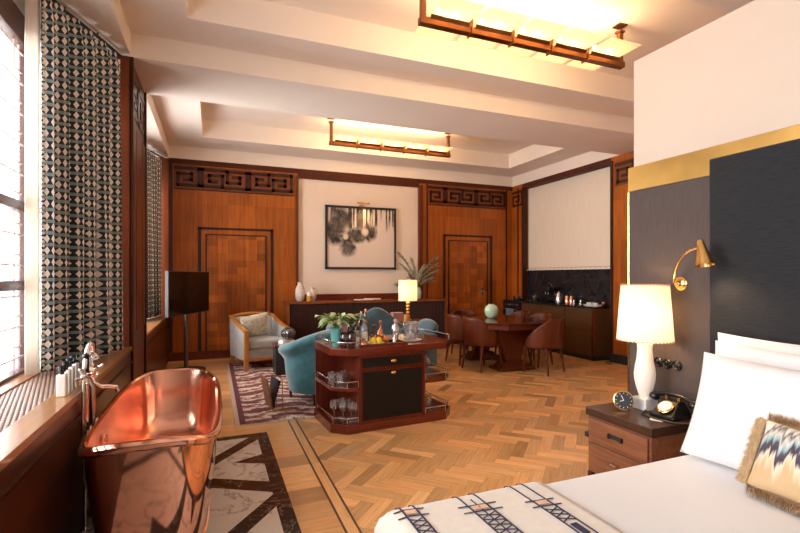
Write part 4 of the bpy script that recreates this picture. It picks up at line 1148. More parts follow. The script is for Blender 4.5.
mb = MB().tube([(.08, -.01, 0), (.07, -.01, .32)], .005, 8).tube([(.08, .25, 0), (.07, .25, .32)], .005, 8).tube([(.07, -.01, .32), (.07, .25, .32)], .005, 8).tube([(-.09, -.01, 0), (.08, -.01, .01)], .005, 8).tube([(-.09, .25, 0), (.08, .25, .01)], .005, 8).tube([(-.09, -.01, 0), (-.09, -.01, .05)], .005, 8)
mb.build('brass_frame', M['brass'], mr, smooth=True)
M['magcover'] = plain('blue_black_cover', (.03, .045, .085), .25)
mb = MB(); slab(mb, (-.015, .03), (.030, .31), .0, .24, .02); mg = mb.build('magazine', M['magcover'], None, bevel=.002)
mg.location = (.60, 4.98, .014); mg.rotation_euler = (0, 0, R(8)); tag(mg, 'blue black magazine standing in the wooden magazine rack', 'magazine')

# ------------------------------------------------------------------ sideboard along back wall
sb = thing('sideboard', 'long low sideboard with fluted dark front below the painting', 'sideboard', (1.17, 8.06, 0))
Wd = 3.06
MB().box(.02, Wd-.02, .05, .48, .0, .06).build('plinth', M['blackm'], sb)
mb = MB().box(.03, Wd-.03, .035, .48, .06, .925)
k = 0
while k*.03 < Wd-.10:
    x = .05+k*.03; mb.add([(x, .035, .08), (x+.024, .035, .08), (x+.024, .035, .91), (x, .035, .91), (x+.012, .022, .08), (x+.012, .022, .91)], [(0, 4, 5, 3), (4, 1, 2, 5)]); k += 1
mb.build('fluted_front', M['flute'], sb, fix=False)
for x in (0, Wd-.045): MB().box(x, x+.045, .01, .48, 0, .93).build('side_panel', M['sidebtop'], sb, bevel=.003)
MB().box(-.01, Wd+.01, 0, .49, .925, .97).build('top', M['sidebtop'], sb, bevel=.004)
MB().box(.30, Wd-.36, .46, .49, .97, 1.075).build('upstand', M['mahog'], sb, bevel=.003)

# painting
pa = thing('painting', 'large charcoal abstract painting in a black frame above the sideboard', 'painting', (2.65, 8.61, 2.14))
w2, h2 = .705, .60
mb = MB()
for a in ((-w2, w2, h2-.04, h2), (-w2, w2, -h2, -h2+.04), (-w2, -w2+.035, -h2, h2), (w2-.035, w2, -h2, h2)): mb.box(a[0], a[1], -.045, .008, a[2], a[3])
mb.build('frame', M['blackm'], pa, bevel=.002)
MB().box(-w2+.02, w2-.02, -.02, .006, -h2+.02, h2-.02).build('print', M['art'], pa)
pl = thing('picture_light', 'small brass picture light on top of the painting frame', 'picture light', (2.65, 8.60, 2.745))
MB().tube([(0, 0, 0), (0, -.02, .05), (0, -.10, .06)], .008, 8).box(-.05, .05, -.03, 0, -.01, .02).build('bracket', M['brass'], pl)
MB().tube([(-.12, -.13, .05), (.12, -.13, .05)], .018, 12).build('hood', M['brass'], pl, smooth=True)
l = bpy.data.lights.new('picture_bulb', 'SPOT'); l.energy = 11; l.color = (1, .55, .2); l.spot_size = R(100); l.spot_blend = .9; l.shadow_soft_size = .04
o = bpy.data.objects.new('picture_bulb', l); C.objects.link(o); o.parent = pl; o.location = (.04, -.14, .02); o.rotation_euler = (R(24), 0, 0)

# leaves
def leaf(mb, base, d, L, wd, droop=.3, mi=None):
    d = Vector(d).normalized(); side_ = d.cross(Vector((0, 0, 1)))
    if side_.length < .05: side_ = Vector((1, 0, 0))
    side_.normalize(); up = side_.cross(d).normalized()
    pts = []; ws = [0, .55, .95, 1, .75, .4, 0]; n = len(ws)-1
    vs = []
    for i, q in enumerate(ws):
        t = i/n; c = Vector(base)+d*L*t-Vector((0, 0, 1))*droop*L*t*t
        vs += [tuple(c-side_*wd*q/2+up*wd*.12*q), tuple(c-up*wd*.05*q), tuple(c+side_*wd*q/2+up*wd*.12*q)]
    fs = []
    for i in range(n):
        for j in range(2): fs.append((i*3+j, i*3+j+1, (i+1)*3+j+1, (i+1)*3+j))
    mb.add(vs, fs, mi)
def foliage(root, name, mats, z0, stems, spread, hgt, L, wd, nl, seed, droop=.3, lean=(0, 0), smat=None):
    rr = random.Random(seed); lf = MB(); st = MB()
    for s_ in range(stems):
        a = 2*PI*s_/stems+rr.uniform(-.3, .3); k = spread*rr.uniform(.4, 1); h = hgt*rr.uniform(.65, 1)
        tip = Vector((math.cos(a)*k+lean[0], math.sin(a)*k+lean[1], z0+h)); mid = Vector((math.cos(a)*k*.25, math.sin(a)*k*.25, z0+h*.6)); b0 = Vector((0, 0, z0-.03))
        cv = [b0*(1-t)**2+mid*2*t*(1-t)+tip*t*t for t in [i/6 for i in range(7)]]
        st.tube([tuple(p) for p in cv], .0022, 5)
        for i in range(nl):
            t = lerp(.45, 1, (i+1)/nl); p = b0*(1-t)**2+mid*2*t*(1-t)+tip*t*t
            dd = Vector((math.cos(a+rr.uniform(-1.3, 1.3)), math.sin(a+rr.uniform(-1.3, 1.3)), rr.uniform(-.1, .6)))
            leaf(lf, p, dd, L*rr.uniform(.7, 1.15), wd*rr.uniform(.7, 1.1), droop, rr.randrange(len(mats)))
    st.build('stems', smat or M['leafg'], root, smooth=True)
    o = lf.build(name, mats, root, fix=False); o['kind'] = 'stuff'; return o

# sideboard things
SBZ = .97
v1 = thing('vase', 'tall mottled white vase at the left end of the sideboard', 'vase', (1.42, 8.26, SBZ))
MB().lathe([(.05, 0), (.075, .03), (.085, .10), (.080, .20), (.060, .26), (.042, .29), (.048, .33), (.055, .335), (.045, .335), (.035, .29)], 28, cap=True).build('vessel', M['whiteglaze'], v1, smooth=True)
v2 = thing('jug', 'small mottled jug with handle behind the amber cup', 'jug', (1.64, 8.30, SBZ))
MB().lathe([(.045, 0), (.07, .03), (.078, .09), (.06, .15), (.035, .19), (.040, .235), (.032, .235), (.03, .19)], 24).build('vessel', M['whiteglaze'], v2, smooth=True)
MB().tube([(.035, 0, .22), (.085, 0, .21), (.10, 0, .15), (.07, 0, .10)], .009, 8).build('handle', M['whiteglaze'], v2, smooth=True)
v3 = thing('candle_pot', 'amber pot holding a white candle on the sideboard', 'candle', (1.56, 8.14, SBZ))
MB().lathe([(.045, 0), (.052, .01), (.052, .09), (.045, .095)], 24).build('pot', M['orangeglaze'], v3, smooth=True)
MB().at((0, 0, .095)).lathe([(.042, 0), (.042, .04), (.03, .07), (.012, .085)], 20).build('candle', M['white'], v3, smooth=True)
for i, (x, y_, rz, lab) in enumerate(((2.58, 8.24, .1, 'left magazine lying flat on the sideboard'), (2.76, 8.26, -.25, 'right magazine lying flat on the sideboard'))):
    o = MB().box(-.15, .15, -.11, .11, 0, .010).build('magazine', [M['paper'], M['white']][i], None, bevel=.002); o.location = (x, y_, SBZ+.010*i*1.05); o.rotation_euler = (0, 0, rz); tag(o, lab, 'magazine', 'magazines on the sideboard')
pv = thing('potted_plant', 'slim blue green vase of small leaves on the sideboard near the painting', 'plant', (3.36, 8.26, SBZ))
MB().lathe([(.035, 0), (.05, .03), (.055, .12), (.05, .19), (.042, .20), (.035, .19)], 24).build('vase', M['tealpot'], pv, smooth=True)
foliage(pv, 'foliage', [M['leafg'], M['leafd']], .19, 9, .13, .15, .075, .045, 4, 5)
p2 = thing('potted_plant', 'tall plant with long silvery leaves behind the sitting area lamp', 'plant', (3.70, 8.30, SBZ))
MB().lathe([(.05, 0), (.075, .03), (.08, .12), (.06, .20), (.055, .22), (.045, .20)], 24).build('vase', M['mint'], p2, smooth=True)
lf = MB(); st = MB(); rr = random.Random(8)
for (dx, dz, L) in ((-.42, .62, .5), (-.30, .42, .4), (-.22, .22, .3), (.36, .55, .5), (.30, .30, .4), (.05, .38, .4), (-.08, .30, .3), (.20, .16, .3), (-.36, .10, .3), (.02, .2, .3), (.34, .42, .3), (-.14, .5, .3)):
    b0 = Vector((0, 0, .18)); tip = Vector((dx, rr.uniform(-.2, .05), .20+dz)); mid = Vector((dx*.3, 0, .18+dz*.7))
    cv = [b0*(1-t)**2+mid*2*t*(1-t)+tip*t*t for t in [i/8 for i in range(9)]]; st.tube([tuple(q) for q in cv], .004, 5)
    for i in range(3, 9):
        d = (cv[i]-cv[i-1]).normalized()
        for s_ in (-1, 1):
            leaf(lf, cv[i], d+Vector((s_*.35, s_*.5, -s_*.5+.1)), .15, .062, .15)
    leaf(lf, cv[-1], d, .14, .05, .1)
M['leafs'] = plain('silvery_leaf', (.40, .37, .26), .5, var=.35, vs=14)
o = lf.build('foliage', M['leafs'], p2, fix=False); o['kind'] = 'stuff'; st.build('stems', M['leafd'], p2, smooth=True)

# lamp table behind loveseat
lt = thing('side_table', 'mahogany side table holding the ribbed lamp behind the loveseat', 'side table', (2.98, 6.98, .0))
MB().box(-.30, .34, -.17, .17, .66, .69).build('table_top', M['sidebtop'], lt, bevel=.004)
for sx in (-.27, .31):
    for sy in (-.14, .14): MB().box(sx-.016, sx+.016, sy-.016, sy+.016, 0, .66).build('leg', M['chairwood'], lt)
tl = thing('table_lamp', 'brass ball table lamp with ribbed cream drum shade', 'lamp', (2.93, 6.96, .69))
pr = [(.07, 0), (.075, .01), (.06, .03), (.02, .045)]
for k in range(5):
    z = .05+k*.052; pr += [(.018, z), (.036, z+.013), (.040, z+.026), (.036, z+.039), (.018, z+.05)]
MB().lathe(pr, 24).build('stem', M['brass'], tl, smooth=True)
mb = MB()
def sfn(u, v):
    a = u*2*PI; r_ = .148*(1+.02*math.cos(a*24)); return (r_*math.cos(a), r_*math.sin(a), lerp(.32, .655, v))
mb.grid(sfn, 144, 1, wrap=True); mb.build('lamp_shade', M['tabshade'], tl, smooth=True)
pt_light('table_lamp_bulb', (0, 0, .5), 3.5, WARM, .04, tl)
bx = thing('gift_box', 'dusty pink box standing on the side table beside the lamp', 'box', (2.74, 6.92, .69))
MB().box(-.10, .07, -.06, .06, 0, .13).build('carton', M['pinkcard'], bx, bevel=.003); MB().box(-.103, .073, -.063, .063, .11, .14).build('lid', M['pinkcard'], bx, bevel=.003)
o = MB().at((0, 0, 0)).lathe([(.045, 0), (.05, .01), (.05, .10), (.045, .105)], 20).build('amber_jar', M['orangeglaze'], None, smooth=True); o.location = (2.865, 6.85, .69)
tag(o, 'glowing amber jar on the side table between pink box and lamp', 'jar')

# ------------------------------------------------------------------ dining group
dt = thing('dining_table', 'polished mahogany dining table with clipped corners by the kitchenette', 'table', (4.24, 6.42, 0), R(-3))
hw, hl, ch = .52, .88, .22
octo = [(-hw+ch, -hl), (hw-ch, -hl), (hw, -hl+ch), (hw, hl-ch), (hw-ch, hl), (-hw+ch, hl), (-hw, hl-ch), (-hw, -hl+ch)]
MB().prism(octo, .695, .73).build('table_top', M['table'], dt, bevel=.006)
sm = [(x*.94, y_*.96) for x, y_ in octo]; MB().prism(sm, .63, .695).build('apron', M['chairwood'], dt, bevel=.004)
for yy in (-.48, .48):
    mb = MB(); mb.prism([(-.26, yy-.16), (.26, yy-.16), (.26, yy+.16), (-.26, yy+.16)], .04, .13, top=[(-.17, yy-.09), (.17, yy-.09), (.17, yy+.09), (-.17, yy+.09)])
    mb.box(-.30, .30, yy-.18, yy+.18, 0, .045)
    mb.prism([(-.12, yy-.06), (.12, yy-.06), (.12, yy+.06), (-.12, yy+.06)], .12, .63, top=[(-.32, yy-.09), (.32, yy-.09), (.32, yy+.09), (-.32, yy+.09)])
    mb.build('pedestal', M['chairwood'], dt, bevel=.012)
MB().box(-.05, .05, -.4, .4, .06, .14).build('stretcher', M['chairwood'], dt, bevel=.005)
def dining_chair():
    r_ = thing('dining_chair', 'x', 'chair', (0, 0, 0), 0, 'wooden tub chairs around the dining table')
    mb = MB()   # open side +y
    def fn(u, v):
        a = lerp(-R(118), R(118), u); k = abs(a)/R(118)
        h = lerp(.80, .47, max(0, (k-.30)/.70)**1.25)
        if k > .93: h -= (k-.93)*.3
        zb = .38; z = lerp(zb, h, v)
        r2 = 1.0+.08*v*(1-k)
        return (.27*r2*math.sin(a), -.27*r2*math.cos(a)*(1 if a else 1)-.0, z)
    mb.grid(fn, 40, 10); mb.build('backrest', M['chairwood'], r_, smooth=True, solid=.022)
    MB().at((0, 0, 0)).lathe([(0, .36), (.245, .36), (.25, .40), (.25, .435), (.22, .465), (0, .475)], 30, cap=False).build('seat', M['leather'], r_, smooth=True)
    for sx, sy, tx, ty in ((-.19, -.17, -.22, -.22), (.19, -.17, .22, -.22), (-.19, .17, -.20, .20), (.19, .17, .20, .20)):
        MB().tube([(tx, ty, 0), (lerp(tx, sx, .5), lerp(ty, sy, .5), .2), (sx, sy, .38)], [.013, .018, .024], 10).build('leg', M['chairwood'], r_, smooth=True)
    return r_
dc = dining_chair()
spots = [((3.80, 6.10, 0), -R(82), 'tub dining chair nearest the bar cart on the left side of the table'),
         ((3.80, 6.66, 0), -R(88), 'farther tub dining chair on the left side of the table'),
         ((4.50, 5.58, 0), R(20), 'tub dining chair at the near end of the table, back to the camera'),
         ((4.78, 6.18, 0), R(92), 'nearer tub dining chair between table and kitchenette counter'),
         ((4.76, 6.72, 0), R(88), 'farther tub dining chair between table and kitchenette counter'),
         ((4.22, 7.25, 0), R(180), 'tub dining chair at the far end of the table before the door')]
for i, (lc, rz, lab) in enumerate(spots):
    if i == 0: place(dc, lc, rz); dc['label'] = lab
    else: dup(dc, lc, rz, lab)
gj = MB().lathe([(.055, 0), (.075, .015), (.105, .06), (.115, .12), (.105, .17), (.075, .205), (.055, .212), (.055, .225), (.045, .225), (.045, .20)], 32).build('glazed_vase', M['mint'], None, smooth=True); gj.location = (4.19, 6.46, .73)
tag(gj, 'round pale green glazed vase on the dining table', 'vase')

# ------------------------------------------------------------------ kitchenette
kc = thing('kitchen_counter', 'bronze fronted kitchenette counter with black stone top', 'kitchen counter', (5.82, 5.95, 0))
MB().box(.03, .41, .02, 1.93, 0, .08).build('plinth', M['blackm'], kc)
MB().box(.02, .41, .0, 1.93, .08, .87).build('carcass', M['kitfront'], kc, bevel=.002)
for k in range(3):
    a, b = .03+k*.635, .03+(k+1)*.635-.01
    MB().box(.0, .02, a, b, .08, .86).build('door', M['kitfront'], kc, bevel=.002)
MB().box(-.004, .03, -.004, .02, .08, .87).build('edge_strip', M['bronze'], kc)
MB().box(-.02, .412, -.02, 1.93, .87, .90).build('worktop', M['blackstone'], kc, bevel=.002)
ovn = thing('oven', 'black cooker with chrome knobs and hanging towel beside the counter', 'oven', (5.80, 7.89, 0))
MB().box(0, .29, 0, .60, 0, .90).build('body', M['black'], ovn, bevel=.004)
MB().box(-.015, 0, .03, .57, .15, .72).build('door', M['black'], ovn, bevel=.004)
MB().tube([(-.04, .05, .72), (-.04, .55, .72)], .010, 8).tube([(-.04, .08, .72), (0, .08, .72)], .007, 6).tube([(-.04, .52, .72), (0, .52, .72)], .007, 6).build('handle', M['chrome'], ovn, smooth=True)
for k in range(4): MB().at((0, .12+k*.12, .81), 0, 0, R(-90)).lathe([(.018, 0), (.016, .025), (0, .026)], 14).build('knob', M['chrome'], ovn, smooth=True)
tw = MB().box(-.065, -.050, .14, .40, .48, .735).build('towel', plain('blue_grey_towel', (.13, .14, .19), .9)); tw.location = (5.80, 7.89, 0); tag(tw, 'blue grey towel hanging over the oven handle', 'towel')
# shelf rail under the blind
rl = thing('wall_rail', 'thin cream shelf rail with small hooks above the black backsplash', 'rail', (6.235, 5.86, 1.53))
MB().box(-.05, .02, 0, 2.34, 0, .012).build('shelf', M['white'], rl)
mb = MB()
for k in range(20): mb.box(-.05, -.046, .06+k*.117, .064+k*.117, .012, .045)
mb.box(-.05, -.046, 0, 2.34, .043, .047); mb.build('guard_rail', M['steel'], rl)
bl = MB().box(0, .012, 0, 2.34, 0, 1.66).build('roller_blind', M['blind']); bl.location = (6.24, 5.86, 1.585); tag(bl, 'large cream blind panel on the wall above the kitchenette', 'blind')

KZ = .90
def simple(name, prof, mat, loc, label, cat, group=None, n=20):
    o = MB().lathe(prof, n).build(name, mat, None, smooth=True); o.location = loc; return tag(o, label, cat, group)
def pot(loc, r, h, label):
    t = thing('cooking_pot', label, 'pot', loc)
    MB().lathe([(r*.9, 0), (r, .01), (r, h), (r*1.03, h+.004)], 24).build('vessel', M['steel'], t, smooth=True)
    MB().at((0, 0, h)).lathe([(r, .004), (r*.6, .02), (.008, .028), (.014, .045), (0, .05)], 24).build('lid', M['steel'], t, smooth=True)
    for s_ in (-1, 1): MB().tube([(0, s_*r, h*.7), (0, s_*(r+.03), h*.75), (0, s_*(r+.03), h*.8), (0, s_*r, h*.85)], .005, 6).build('handle', M['steel'], t)
pot((5.95, 8.18, KZ), .09, .08, 'steel pot with lid standing on the black cooker')
pot((5.97, 7.62, KZ), .085, .11, 'steel pot with lid on the counter left of the coffee machine')
cm = thing('coffee_machine', 'black coffee machine on the kitchenette counter', 'coffee machine', (6.02, 7.28, KZ))
MB().box(-.10, .16, -.12, .12, 0, .03).build('base', M['black'], cm, bevel=.008)
MB().box(.04, .16, -.11, .11, .03, .28).build('tower', M['black'], cm, bevel=.02)
MB().box(-.11, .16, -.11, .11, .20, .30).build('brew_head', M['black'], cm, bevel=.03, seg=3)
MB().tube([(-.05, -.04, .20), (-.05, -.04, .16)], .008).tube([(-.05, .04, .20), (-.05, .04, .16)], .008).build('spout', M['chrome'], cm)
MB().tube([(0, -.10, .30), (-.03, -.10, .36), (0, 0, .37), (.02, .09, .31)], .007, 8).build('lever', M['chrome'], cm, smooth=True)
kt = thing('kettle', 'steel kettle beside the coffee machine on the counter', 'kettle', (6.0, 6.98, KZ))
MB().lathe([(.07, 0), (.075, .02), (.065, .12), (.045, .19), (.02, .205), (.012, .22), (0, .225)], 24).build('vessel', M['steel'], kt, smooth=True)
MB().tube([(0, -.055, .18), (0, -.11, .17), (0, -.10, .08), (0, -.07, .05)], .009, 8).build('handle', M['blackm'], kt, smooth=True)
MB().tube([(0, .055, .12), (0, .10, .17)], [.015, .008], 8).build('spout', M['steel'], kt, smooth=True)
can = [(.038, 0), (.040, .01), (.040, .12), (.036, .125), (.036, .145), (.01, .15)]
for i, (y_, x_) in enumerate(((6.74, 5.98), (6.63, 5.98))):
    simple('canister', can, M['coppersm'], (x_, y_, KZ), ['left polished copper canister standing right of the kettle', 'right polished copper canister standing right of the kettle'][i], 'canister', 'copper canisters on the counter')
for i, (x_, y_, h_) in enumerate(((5.95, 6.53, .09), (5.98, 6.43, .07), (5.93, 6.35, .10))):
    simple('pepper_mill', [(.018, 0), (.02, .01), (.012, h_*.5), (.018, h_*.8), (.012, h_), (0, h_+.005)], [M['steel'], M['glass'], M['steel']][i], (x_, y_, KZ), ['small steel shaker nearest the copper canisters', 'small glass shaker between two steel ones on the counter', 'small steel shaker nearest the cup tray'][i], 'shaker', 'shakers on the counter', 14)
ty = thing('serving_tray', 'white oval tray of cups near the end of the counter', 'tray', (5.98, 6.13, KZ))
mb = MB(); mb.T = Matrix.Diagonal((.75, 1.3, 1, 1)); mb.lathe([(0, .004), (.12, .004), (.14, .02), (.145, .022), (.125, 0), (0, 0)], 32, cap=False); mb.build('plate', M['white'], ty, smooth=True)
for i, (dx, dy) in enumerate(((0, .09), (-.03, .02), (.04, .03), (.0, -.06), (-.03, -.11))):
    t = thing('tea_cup', ['white cup at the far end of the oval tray', 'white cup at the front middle of the oval tray', 'white cup at the rear middle of the oval tray', 'white cup in the near half of the oval tray', 'white cup at the near end of the oval tray'][i], 'cup', (5.98+dx, 6.13+dy, KZ+.005), i*1.1, 'cups on the tray')
    MB().lathe([(.018, 0), (.026, .01), (.032, .05), (.030, .05), (.022, .01)], 18).build('bowl', M['white'], t, smooth=True)
    MB().tube([(.03, 0, .042), (.045, 0, .035), (.04, 0, .018), (.026, 0, .016)], .003, 6).build('handle', M['white'], t)
simple('copper_mug', [(.03, 0), (.036, .01), (.036, .07), (.033, .07), (.03, .01)], M['coppersm'], (6.12, 6.02, KZ), 'small copper mug beside the cup tray by the wall', 'mug')

# ------------------------------------------------------------------ bar cart
CR = R(4.7); CX, CY = 1.590, 4.43
bc = thing('bar_cart', 'mahogany bar cabinet with black leather drawer and open side shelves', 'bar cabinet', (CX, CY, 0), CR)
def W(lx, ly, z=.76):
    return (CX+lx*math.cos(CR)-ly*math.sin(CR), CY+lx*math.sin(CR)+ly*math.cos(CR), z)
HX, HY, CH = .635, .385, .125
oc = [(-HX+CH, -HY), (HX-CH, -HY), (HX, -HY+CH), (HX, HY-CH), (HX-CH, HY), (-HX+CH, HY), (-HX, HY-CH), (-HX, -HY+CH)]
MB().prism(oc, .695, .76).build('top', M['mahog'], bc, bevel=.004)
CXI = .285   # centre cabinet half width
CXL = .405
MB().box(-CXL, CXI, -HY+.012, HY-.012, .075, .695).build('centre_cabinet', M['mahog_z'], bc, bevel=.002)
MB().box(-CXL-.01, CXI+.01, -HY, HY, 0, .075).build('plinth', M['mahog'], bc, bevel=.004)
for s_ in (-1, 1):
    half = [p for p in oc]
    if s_ < 0: pl_ = [(-CXL, -HY), (-CXL, HY), (-HX+CH, HY), (-HX, HY-CH), (-HX, -HY+CH), (-HX+CH, -HY)]
    else: pl_ = [(CXI, HY), (CXI, -HY), (HX-CH, -HY), (HX, -HY+CH), (HX, HY-CH), (HX-CH, HY)]
    pl_ = pl_[::-1]
    MB().prism(pl_, 0, .085).build('bottom_shelf', M['mahog'], bc, bevel=.004)
    sm = [(x*.985 if abs(x) > CXI+.01 else x, y_*.97) for x, y_ in pl_]
    MB().prism(sm, .375, .410).build('middle_shelf', M['mahog'], bc, bevel=.004)
    x0, x1 = sorted((CXI if s_ > 0 else -CXL, s_*(HX-.012)))
    MB().box(x0, x1, HY-CH-.02, HY-CH, .085, .695).build('back_panel', M['mahog_z'], bc, bevel=.003)
# drawers
for (za, zb) in ((.575, .672), (.10, .545)):
    d = MB().box(-.375, .245, -HY-.002, -HY+.014, za, zb).build('drawer' if za > .5 else 'door', M['leather'], bc, bevel=.002)
    mb = MB(); w_ = .245; wl_ = -.375
    for a in ((wl_, w_, zb-.005, zb), (wl_, w_, za, za+.005), (wl_, wl_+.005, za, zb), (w_-.005, w_, za, zb)): mb.box(a[0], a[1], -HY-.0045, -HY-.001, a[2], a[3])
    mb.build('edging', M['mahog'], d)
    zc = (.625 if za > .5 else .517)
    mb = MB().at((-.065, -HY-.002, zc)); mb.ball((0, 0, 0), .030, .55, 16, sy=.6); mb.build('cup_pull', M['brass'], d, smooth=True)
MB().box(-.402, -.388, -HY-.001, -HY+.013, .08, .69).box(.258, .272, -HY-.001, -HY+.013, .08, .69).build('stiles', M['mahog_z'], bc, bevel=.002)
# gallery rails
def rail(pts, z, h, parent):
    mb = MB(); mb.tube([(x, y_, z+h) for x, y_ in pts], .0045, 8)
    for i, (x, y_) in enumerate(pts): mb.tube([(x, y_, z), (x, y_, z+h)], .004, 8)
    mb.build('gallery_rail', M['brass'] if False else M['steel'], parent, smooth=True)
    g = MB()
    for a, b in zip(pts, pts[1:]):
        g.add([(a[0], a[1], z+.002), (b[0], b[1], z+.002), (b[0], b[1], z+h-.006), (a[0], a[1], z+h-.006)], [(0, 1, 2, 3)])
    g.build('rail_glass', M['railglass'], parent, solid=.003)
i_ = .015
L1 = [(-CXL, -HY+i_), (-HX+CH, -HY+i_), (-HX+i_, -HY+CH), (-HX+i_, HY-CH), (-HX+CH, HY-i_), (-CXL, HY-i_)]
R1 = [(CXI+.10, HY-i_), (HX-CH, HY-i_), (HX-i_, HY-CH), (HX-i_, -HY+CH+.0)]
rail(L1, .76, .055, bc); rail(R1, .76, .055, bc)
R2 = [(CXI, -HY+i_), (HX-CH, -HY+i_), (HX-i_-.01, -HY+CH), (HX-i_-.01, HY-CH), (HX-CH, HY-i_), (CXI, HY-i_)]
L2 = [(-CXL, -HY+i_+.01), (-HX+CH, -HY+i_+.01), (-HX+i_+.01, -HY+CH), (-HX+i_+.01, HY-CH-.03)]
rail(L2, .410, .05, bc); rail(L2, .085, .05, bc); rail(R2, .410, .05, bc); rail(R2, .085, .05, bc)

# things on the cart
TZ = .76
pp = thing('potted_plant', 'leafy plant in a turquoise pot on the left end of the bar cabinet', 'plant', W(-.545, -.16))
MB().lathe([(.042, 0), (.044, .01), (.060, .165), (.064, .17), (.056, .17), (.040, .02)], 28).build('pot', M['tealpot'], pp, smooth=True)
foliage(pp, 'foliage', [M['leafp'], M['leafp'], M['leafg']], .17, 13, .19, .14, .115, .072, 4, 21, .45, lean=(0, -.01))
foliage(pp, 'trailing_foliage', [M['leafg'], M['leafp']], .14, 5, .13, .12, .085, .055, 3, 33, .6, lean=(.16, .02))
pj = None
for i, (lx, ly) in enumerate(((-.500, -.255), (-.435, -.265))):
    t = thing('pitcher', ['dark purple glass pitcher beside the turquoise pot', 'second dark purple glass pitcher nearer the white mug'][i], 'pitcher', W(lx, ly), 0, 'dark purple glass pitchers')
    MB().lathe([(.030, 0), (.036, .01), (.044, .05), (.040, .11), (.036, .125), (.040, .135), (.036, .132), (.036, .05), (.0, .012)], 24).build('vessel', M['purple'], t, smooth=True)
    MB().tube([(.036, 0, .12), (.062, 0, .10), (.058, 0, .05), (.042, 0, .035)], .005, 8).build('handle', M['purple'], t, smooth=True)
def bottle(loc, label, mat, capmat, r=.034, h=.27, neck=.012, group='spirit bottles on the bar cabinet', lab=None):
    t = thing('bottle', label, 'bottle', loc, 0, group)
    MB().lathe([(r*.9, 0), (r, .008), (r, h*.58), (r*.85, h*.66), (neck, h*.76), (neck, h*.92)], 22).build('body', mat, t, smooth=True)
    MB().at((0, 0, h*.9)).lathe([(neck*1.15, 0), (neck*1.15, h*.11), (0, h*.112)], 14).build('cap', capmat, t, smooth=True)
    if lab: MB().at((0, 0, h*.15)).lathe([(r*1.01, 0), (r*1.01, h*.32)], 22, cap=False).build('paper_label', lab, t, smooth=True)
    return t
M['bluecap'] = plain('blue_cap', (.03, .12, .40), .3)
bottle(W(-.39, -.12), 'dark green bottle standing behind the white mug', M['green'], M['blackm'], .030, .27)
bottle(W(-.285, -.20), 'pale blue bottle with a bright blue cap on the bar cabinet', M['bluegl'], M['bluecap'], .034, .27, lab=M['paper'])
bottle(W(-.19, .10), 'dark bottle with copper neck behind the lemons', M['amber'], M['coppersm'], .036, .29, lab=M['pinkish'])
bottle(W(-.12, .16), 'taller dark bottle near the shaker behind the lemons', M['smoke'], M['coppersm'], .034, .31)
bottle(W(-.25, .06), 'squat amber bottle in the back row behind the blue capped bottle', M['amber'], M['blackm'], .040, .24, lab=M['paper'])
t = thing('carton', 'dusty pink carton with green sprig behind the green bottle', 'box', W(-.37, .10))
MB().box(-.045, .045, -.035, .035, 0, .22).build('box', M['pinkish'], t, bevel=.003)
foliage(t, 'sprig', [M['leafg']], .22, 5, .04, .05, .05, .035, 3, 3)
t = thing('mug', 'white and steel mug in front of the green bottle', 'mug', W(-.385, -.24))
MB().lathe([(.034, 0), (.038, .006), (.038, .085), (.034, .085), (.033, .01)], 24).build('cup', M['white'], t, smooth=True)
MB().tube([(.036, 0, .07), (.06, 0, .06), (.055, 0, .03), (.036, 0, .02)], .005, 8).build('handle', M['white'], t, smooth=True)
t = thing('tray', 'flat mahogany tray under the fruit on the bar cabinet', 'tray', W(-.13, -.235)); t.rotation_euler = (0, 0, CR)
MB().box(-.24, .24, -.11, .11, 0, .008).build('board', M['mahog'], t, bevel=.003)
MB().box(-.24, .24, -.11, -.10, .008, .022).box(-.24, .24, .10, .11, .008, .022).box(-.24, -.23, -.1, .1, .008, .022).box(.23, .24, -.1, .1, .008, .022).build('edge', M['mahog'], t, bevel=.002)
fp = thing('fruit_plate', 'white plate beneath the two lemons on the tray', 'plate', W(-.175, -.22, .768))
MB().lathe([(0, .003), (.06, .003), (.085, .014), (.088, .012), (.06, 0), (0, 0)], 30, cap=False).build('dish', M['white'], fp, smooth=True)
for i, (lx, ly, m_, lab, cat) in enumerate(((-.205, -.235, 'lemon', 'left lemon on the white plate', 'lemon'), (-.147, -.245, 'lemon', 'right lemon on the white plate', 'lemon'), (-.125, -.185, 'orange', 'orange behind the right lemon', 'orange'), (-.175, -.175, 'orange', 'orange behind the left lemon', 'orange'), (-.055, -.20, 'orange', 'orange lying nearest the cocktail shaker', 'orange'))):
    o = MB().ball((0, 0, 0), .031, .95, 20).ball((.0, -.0, .052), .007, n=8).build(cat, M[m_], None, smooth=True); o.location = W(lx, ly, .800 if i < 4 else .800); o.rotation_euler = (.4, .3, i); tag(o, lab, cat, 'fruit on the bar cabinet')
for i, (lx, ly, h_) in enumerate(((-.10, .0, .16), (.0, .06, .19), (-.335, -.31, .07), (-.22, -.04, .17))):
    simple('copper_jigger' if h_ < .1 else 'decanter', [(.03, 0), (.034, .01), (.030, h_*.5), (.012, h_*.65), (.014, h_*.8), (.02, h_), (0, h_+.01)], [M['amber'], M['coppersm'], M['coppersm'], M['amber']][i], W(lx, ly), ['small amber decanter behind the oranges', 'copper decanter left of the cocktail shaker', 'copper jigger in front of the purple pitchers', 'amber decanter behind the lemons beside the blue capped bottle'][i], 'jigger' if h_ < .1 else 'decanter')
t = thing('cocktail_shaker', 'steel topped glass cocktail shaker left of the ice bucket', 'shaker', W(.060, -.17))
MB().lathe([(.032, 0), (.036, .01), (.042, .12), (.040, .12), (.03, .012), (0, .01)], 24).build('glass_body', M['cutglass'], t, smooth=True)
